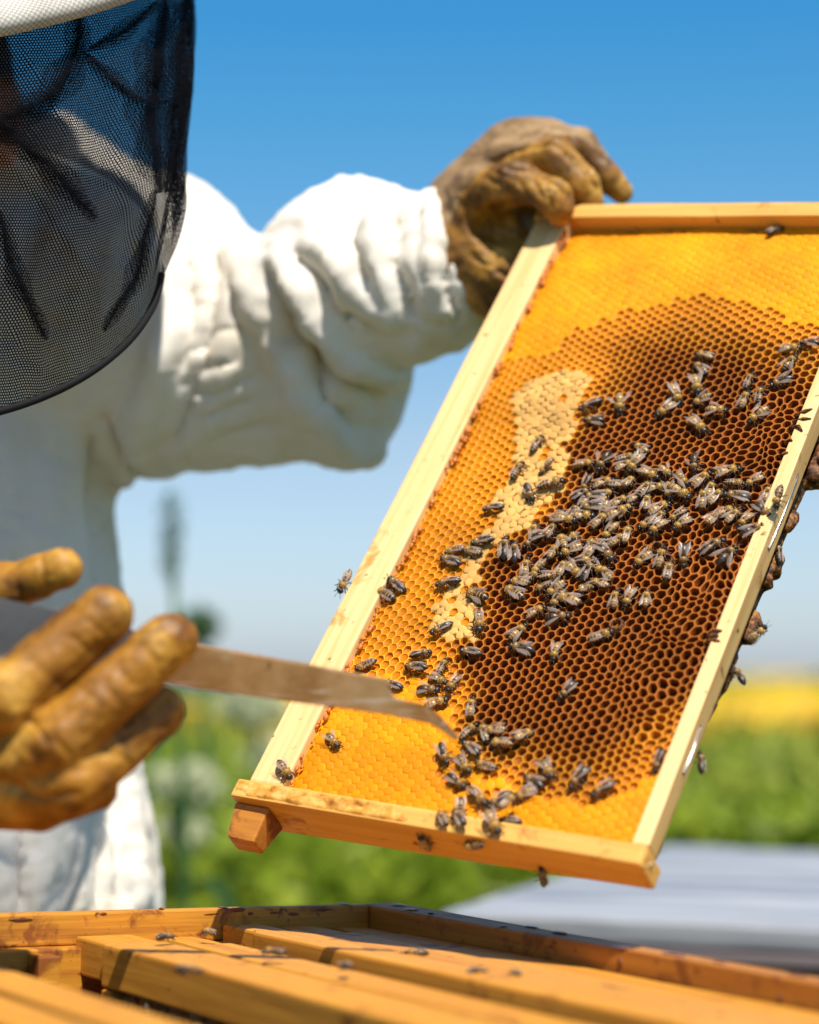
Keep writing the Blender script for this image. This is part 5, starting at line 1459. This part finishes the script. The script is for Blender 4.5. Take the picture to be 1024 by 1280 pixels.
(-104.9,175.3,-142,1.07,'F','g',1,"pale-winged honey bee heading down-left, seventh from top in cluster's left middle"),
(-90.2,163.0,75,1.07,'F','k',1,"pale-winged honey bee heading up-right, tenth from top just left of cluster's centre"),
]
FMn = np.array(FM)
GB = 'bees on the comb frame'
for x, y, a, sc, wg, look, lift, lab in BEES:
    on_wood = y < 10.5 or y > 430 or x > -9 or x < -206
    zs = 0.0 if on_wood else float(comb_base(np.array([[x, y]]))[0])
    L = Matrix.Translation((x * .001, y * .001, (zs + 2.45 * sc + lift * 1.3) * .001))
    if y < 3 and x > -200: L = Matrix.Translation((x * .001, -.0024, -.004)) @ Matrix.Rotation(math.radians(75), 4, 'X')
    R_ = Matrix.Rotation(math.radians(a - 90) , 4, 'Z') @ Matrix.Rotation(random.gauss(0, .09) - .04 * lift, 4, 'X') @ Matrix.Rotation(random.gauss(0, .20), 4, 'Y')
    if x < -232: L = Matrix.Translation((-.2295, y * .001, -.0005)) ; R_ = Matrix.Rotation(-.7, 4, 'Y') @ Matrix.Translation((0, 0, .0026)) @ R_
    if wg != 'V' and look == 'g' and random.random() < .16 and not on_wood:      # some bees lean head first into a cell
        R_ = R_ @ Matrix.Rotation(-.42, 4, 'X')
    bee(FM @ L @ R_ @ Matrix.Scale(sc * random.uniform(.93, 1.06), 4), look, wg, lab, GB)
# a few out of the comb plane: under the lower end bar and behind the right bar
def on_frame(x, y, z, rx, ry, rz, look, wg, lab):
    bee(FM @ Matrix.Translation((x, y, z)) @ Matrix.Rotation(rz, 4, 'Z') @ Matrix.Rotation(ry, 4, 'Y') @ Matrix.Rotation(rx, 4, 'X'), look, wg, lab, GB)
def face_hit(px, py, O, Nn):
    r = c2w(cs(px, py, 1.0))[0] - CAM
    return CAM + r * (((O - CAM) @ Nn) / (r @ Nn))
def loc_on(px, py, axis, val):
    O = FMn[:3, 3] + FMn[:3, axis] * val
    d = face_hit(px, py, O, FMn[:3, axis]) - FMn[:3, 3]
    return [d @ FMn[:3, k] for k in range(3)]
p = loc_on(532, 1055, 1, -.0022); on_frame(p[0], -.0024, p[2], math.pi / 2, 0, 0, 'g', 'S', 'brownish bee clinging under the lower end bar, left of its middle')
p = loc_on(679, 1096, 1, -.0022); on_frame(p[0], -.0024, p[2], math.pi / 2, .3, 1.2, 'k', 'T', 'dark bee hanging beneath the lower end bar, right of its middle')
p = loc_on(876, 942, 0, .0); on_frame(-.002, p[1] , -.021, 0, 1.2, .4, 'k', 'T', 'dark bee peeping out behind the lower right bar')
on_frame(-.0025, .2005, -.0195, .3, 1.0, .6, 'k', 'T', 'dark bee on the wax lumps behind the right bar, below its upper wire')
on_frame(.0015, .150, -.021, .2, 1.1, -.5, 'g', 'F', 'brownish bee on the wax behind the right bar, midway down')
on_frame(.0005, .124, -.021, .1, 1.2, .9, 'k', 'T', 'dark bee at the back edge of the right bar, above the lower wire')
# bees walking on the bars of the open hive
GH = 'bees walking on the open hive'
for px, py, a, look, lab in ((206, 1172, .4, 'k', 'blurred bee on the broad bar end beside the gap'), (262, 1166, 1.6, 'g', 'blurred bee at the far end of the raised bar'),
                             (342, 1191, 2.2, 's', 'blurred bee beside the raised bar, second along it'), (236, 1214, -.5, 'k', 'blurred dark bee on the broad bar, nearest the empty gap'),
                             (432, 1209, .9, 'k', 'blurred bee on the side of the raised bar, farther along'), (520, 1192, 2.8, 's', 'blurred bee on the second bar from the side wall'),
                             (645, 1219, 1.2, 's', 'blurred bee on the second bar, farther right along it'), (596, 1216, .2, 'k', 'blurred small bee on the raised bar near the middle')):
    O = HMn[:3, 3] - HMn[:3, 2] * .0095
    X = face_hit(px, py + 5, O, HMn[:3, 2])
    d = X - HMn[:3, 3]; l = [d @ HMn[:3, k] for k in range(3)]
    bee(HM @ Matrix.Translation((l[0], l[1], l[2] + .0024)) @ Matrix.Rotation(a, 4, 'Z') @ Matrix.Scale(.95, 4), look, random.choice('FT'), lab, GH)
for k_, (s0, u0) in enumerate(((.105, -.040), (.130, -.044), (.160, -.039), (.118, -.052))):
    o = bee(HM @ Matrix.Translation(hv(s0, .1985 if True else 0, u0)) @ Matrix.Rotation(-math.pi / 2 * (-YS), 4, 'X') @ Matrix.Rotation(k_ * 1.3, 4, 'Z'), 'sgsk'[k_], 'F', ['first', 'second', 'third', 'lowest'][k_] + ' blurred bee on the comb side facing the empty gap', GH)
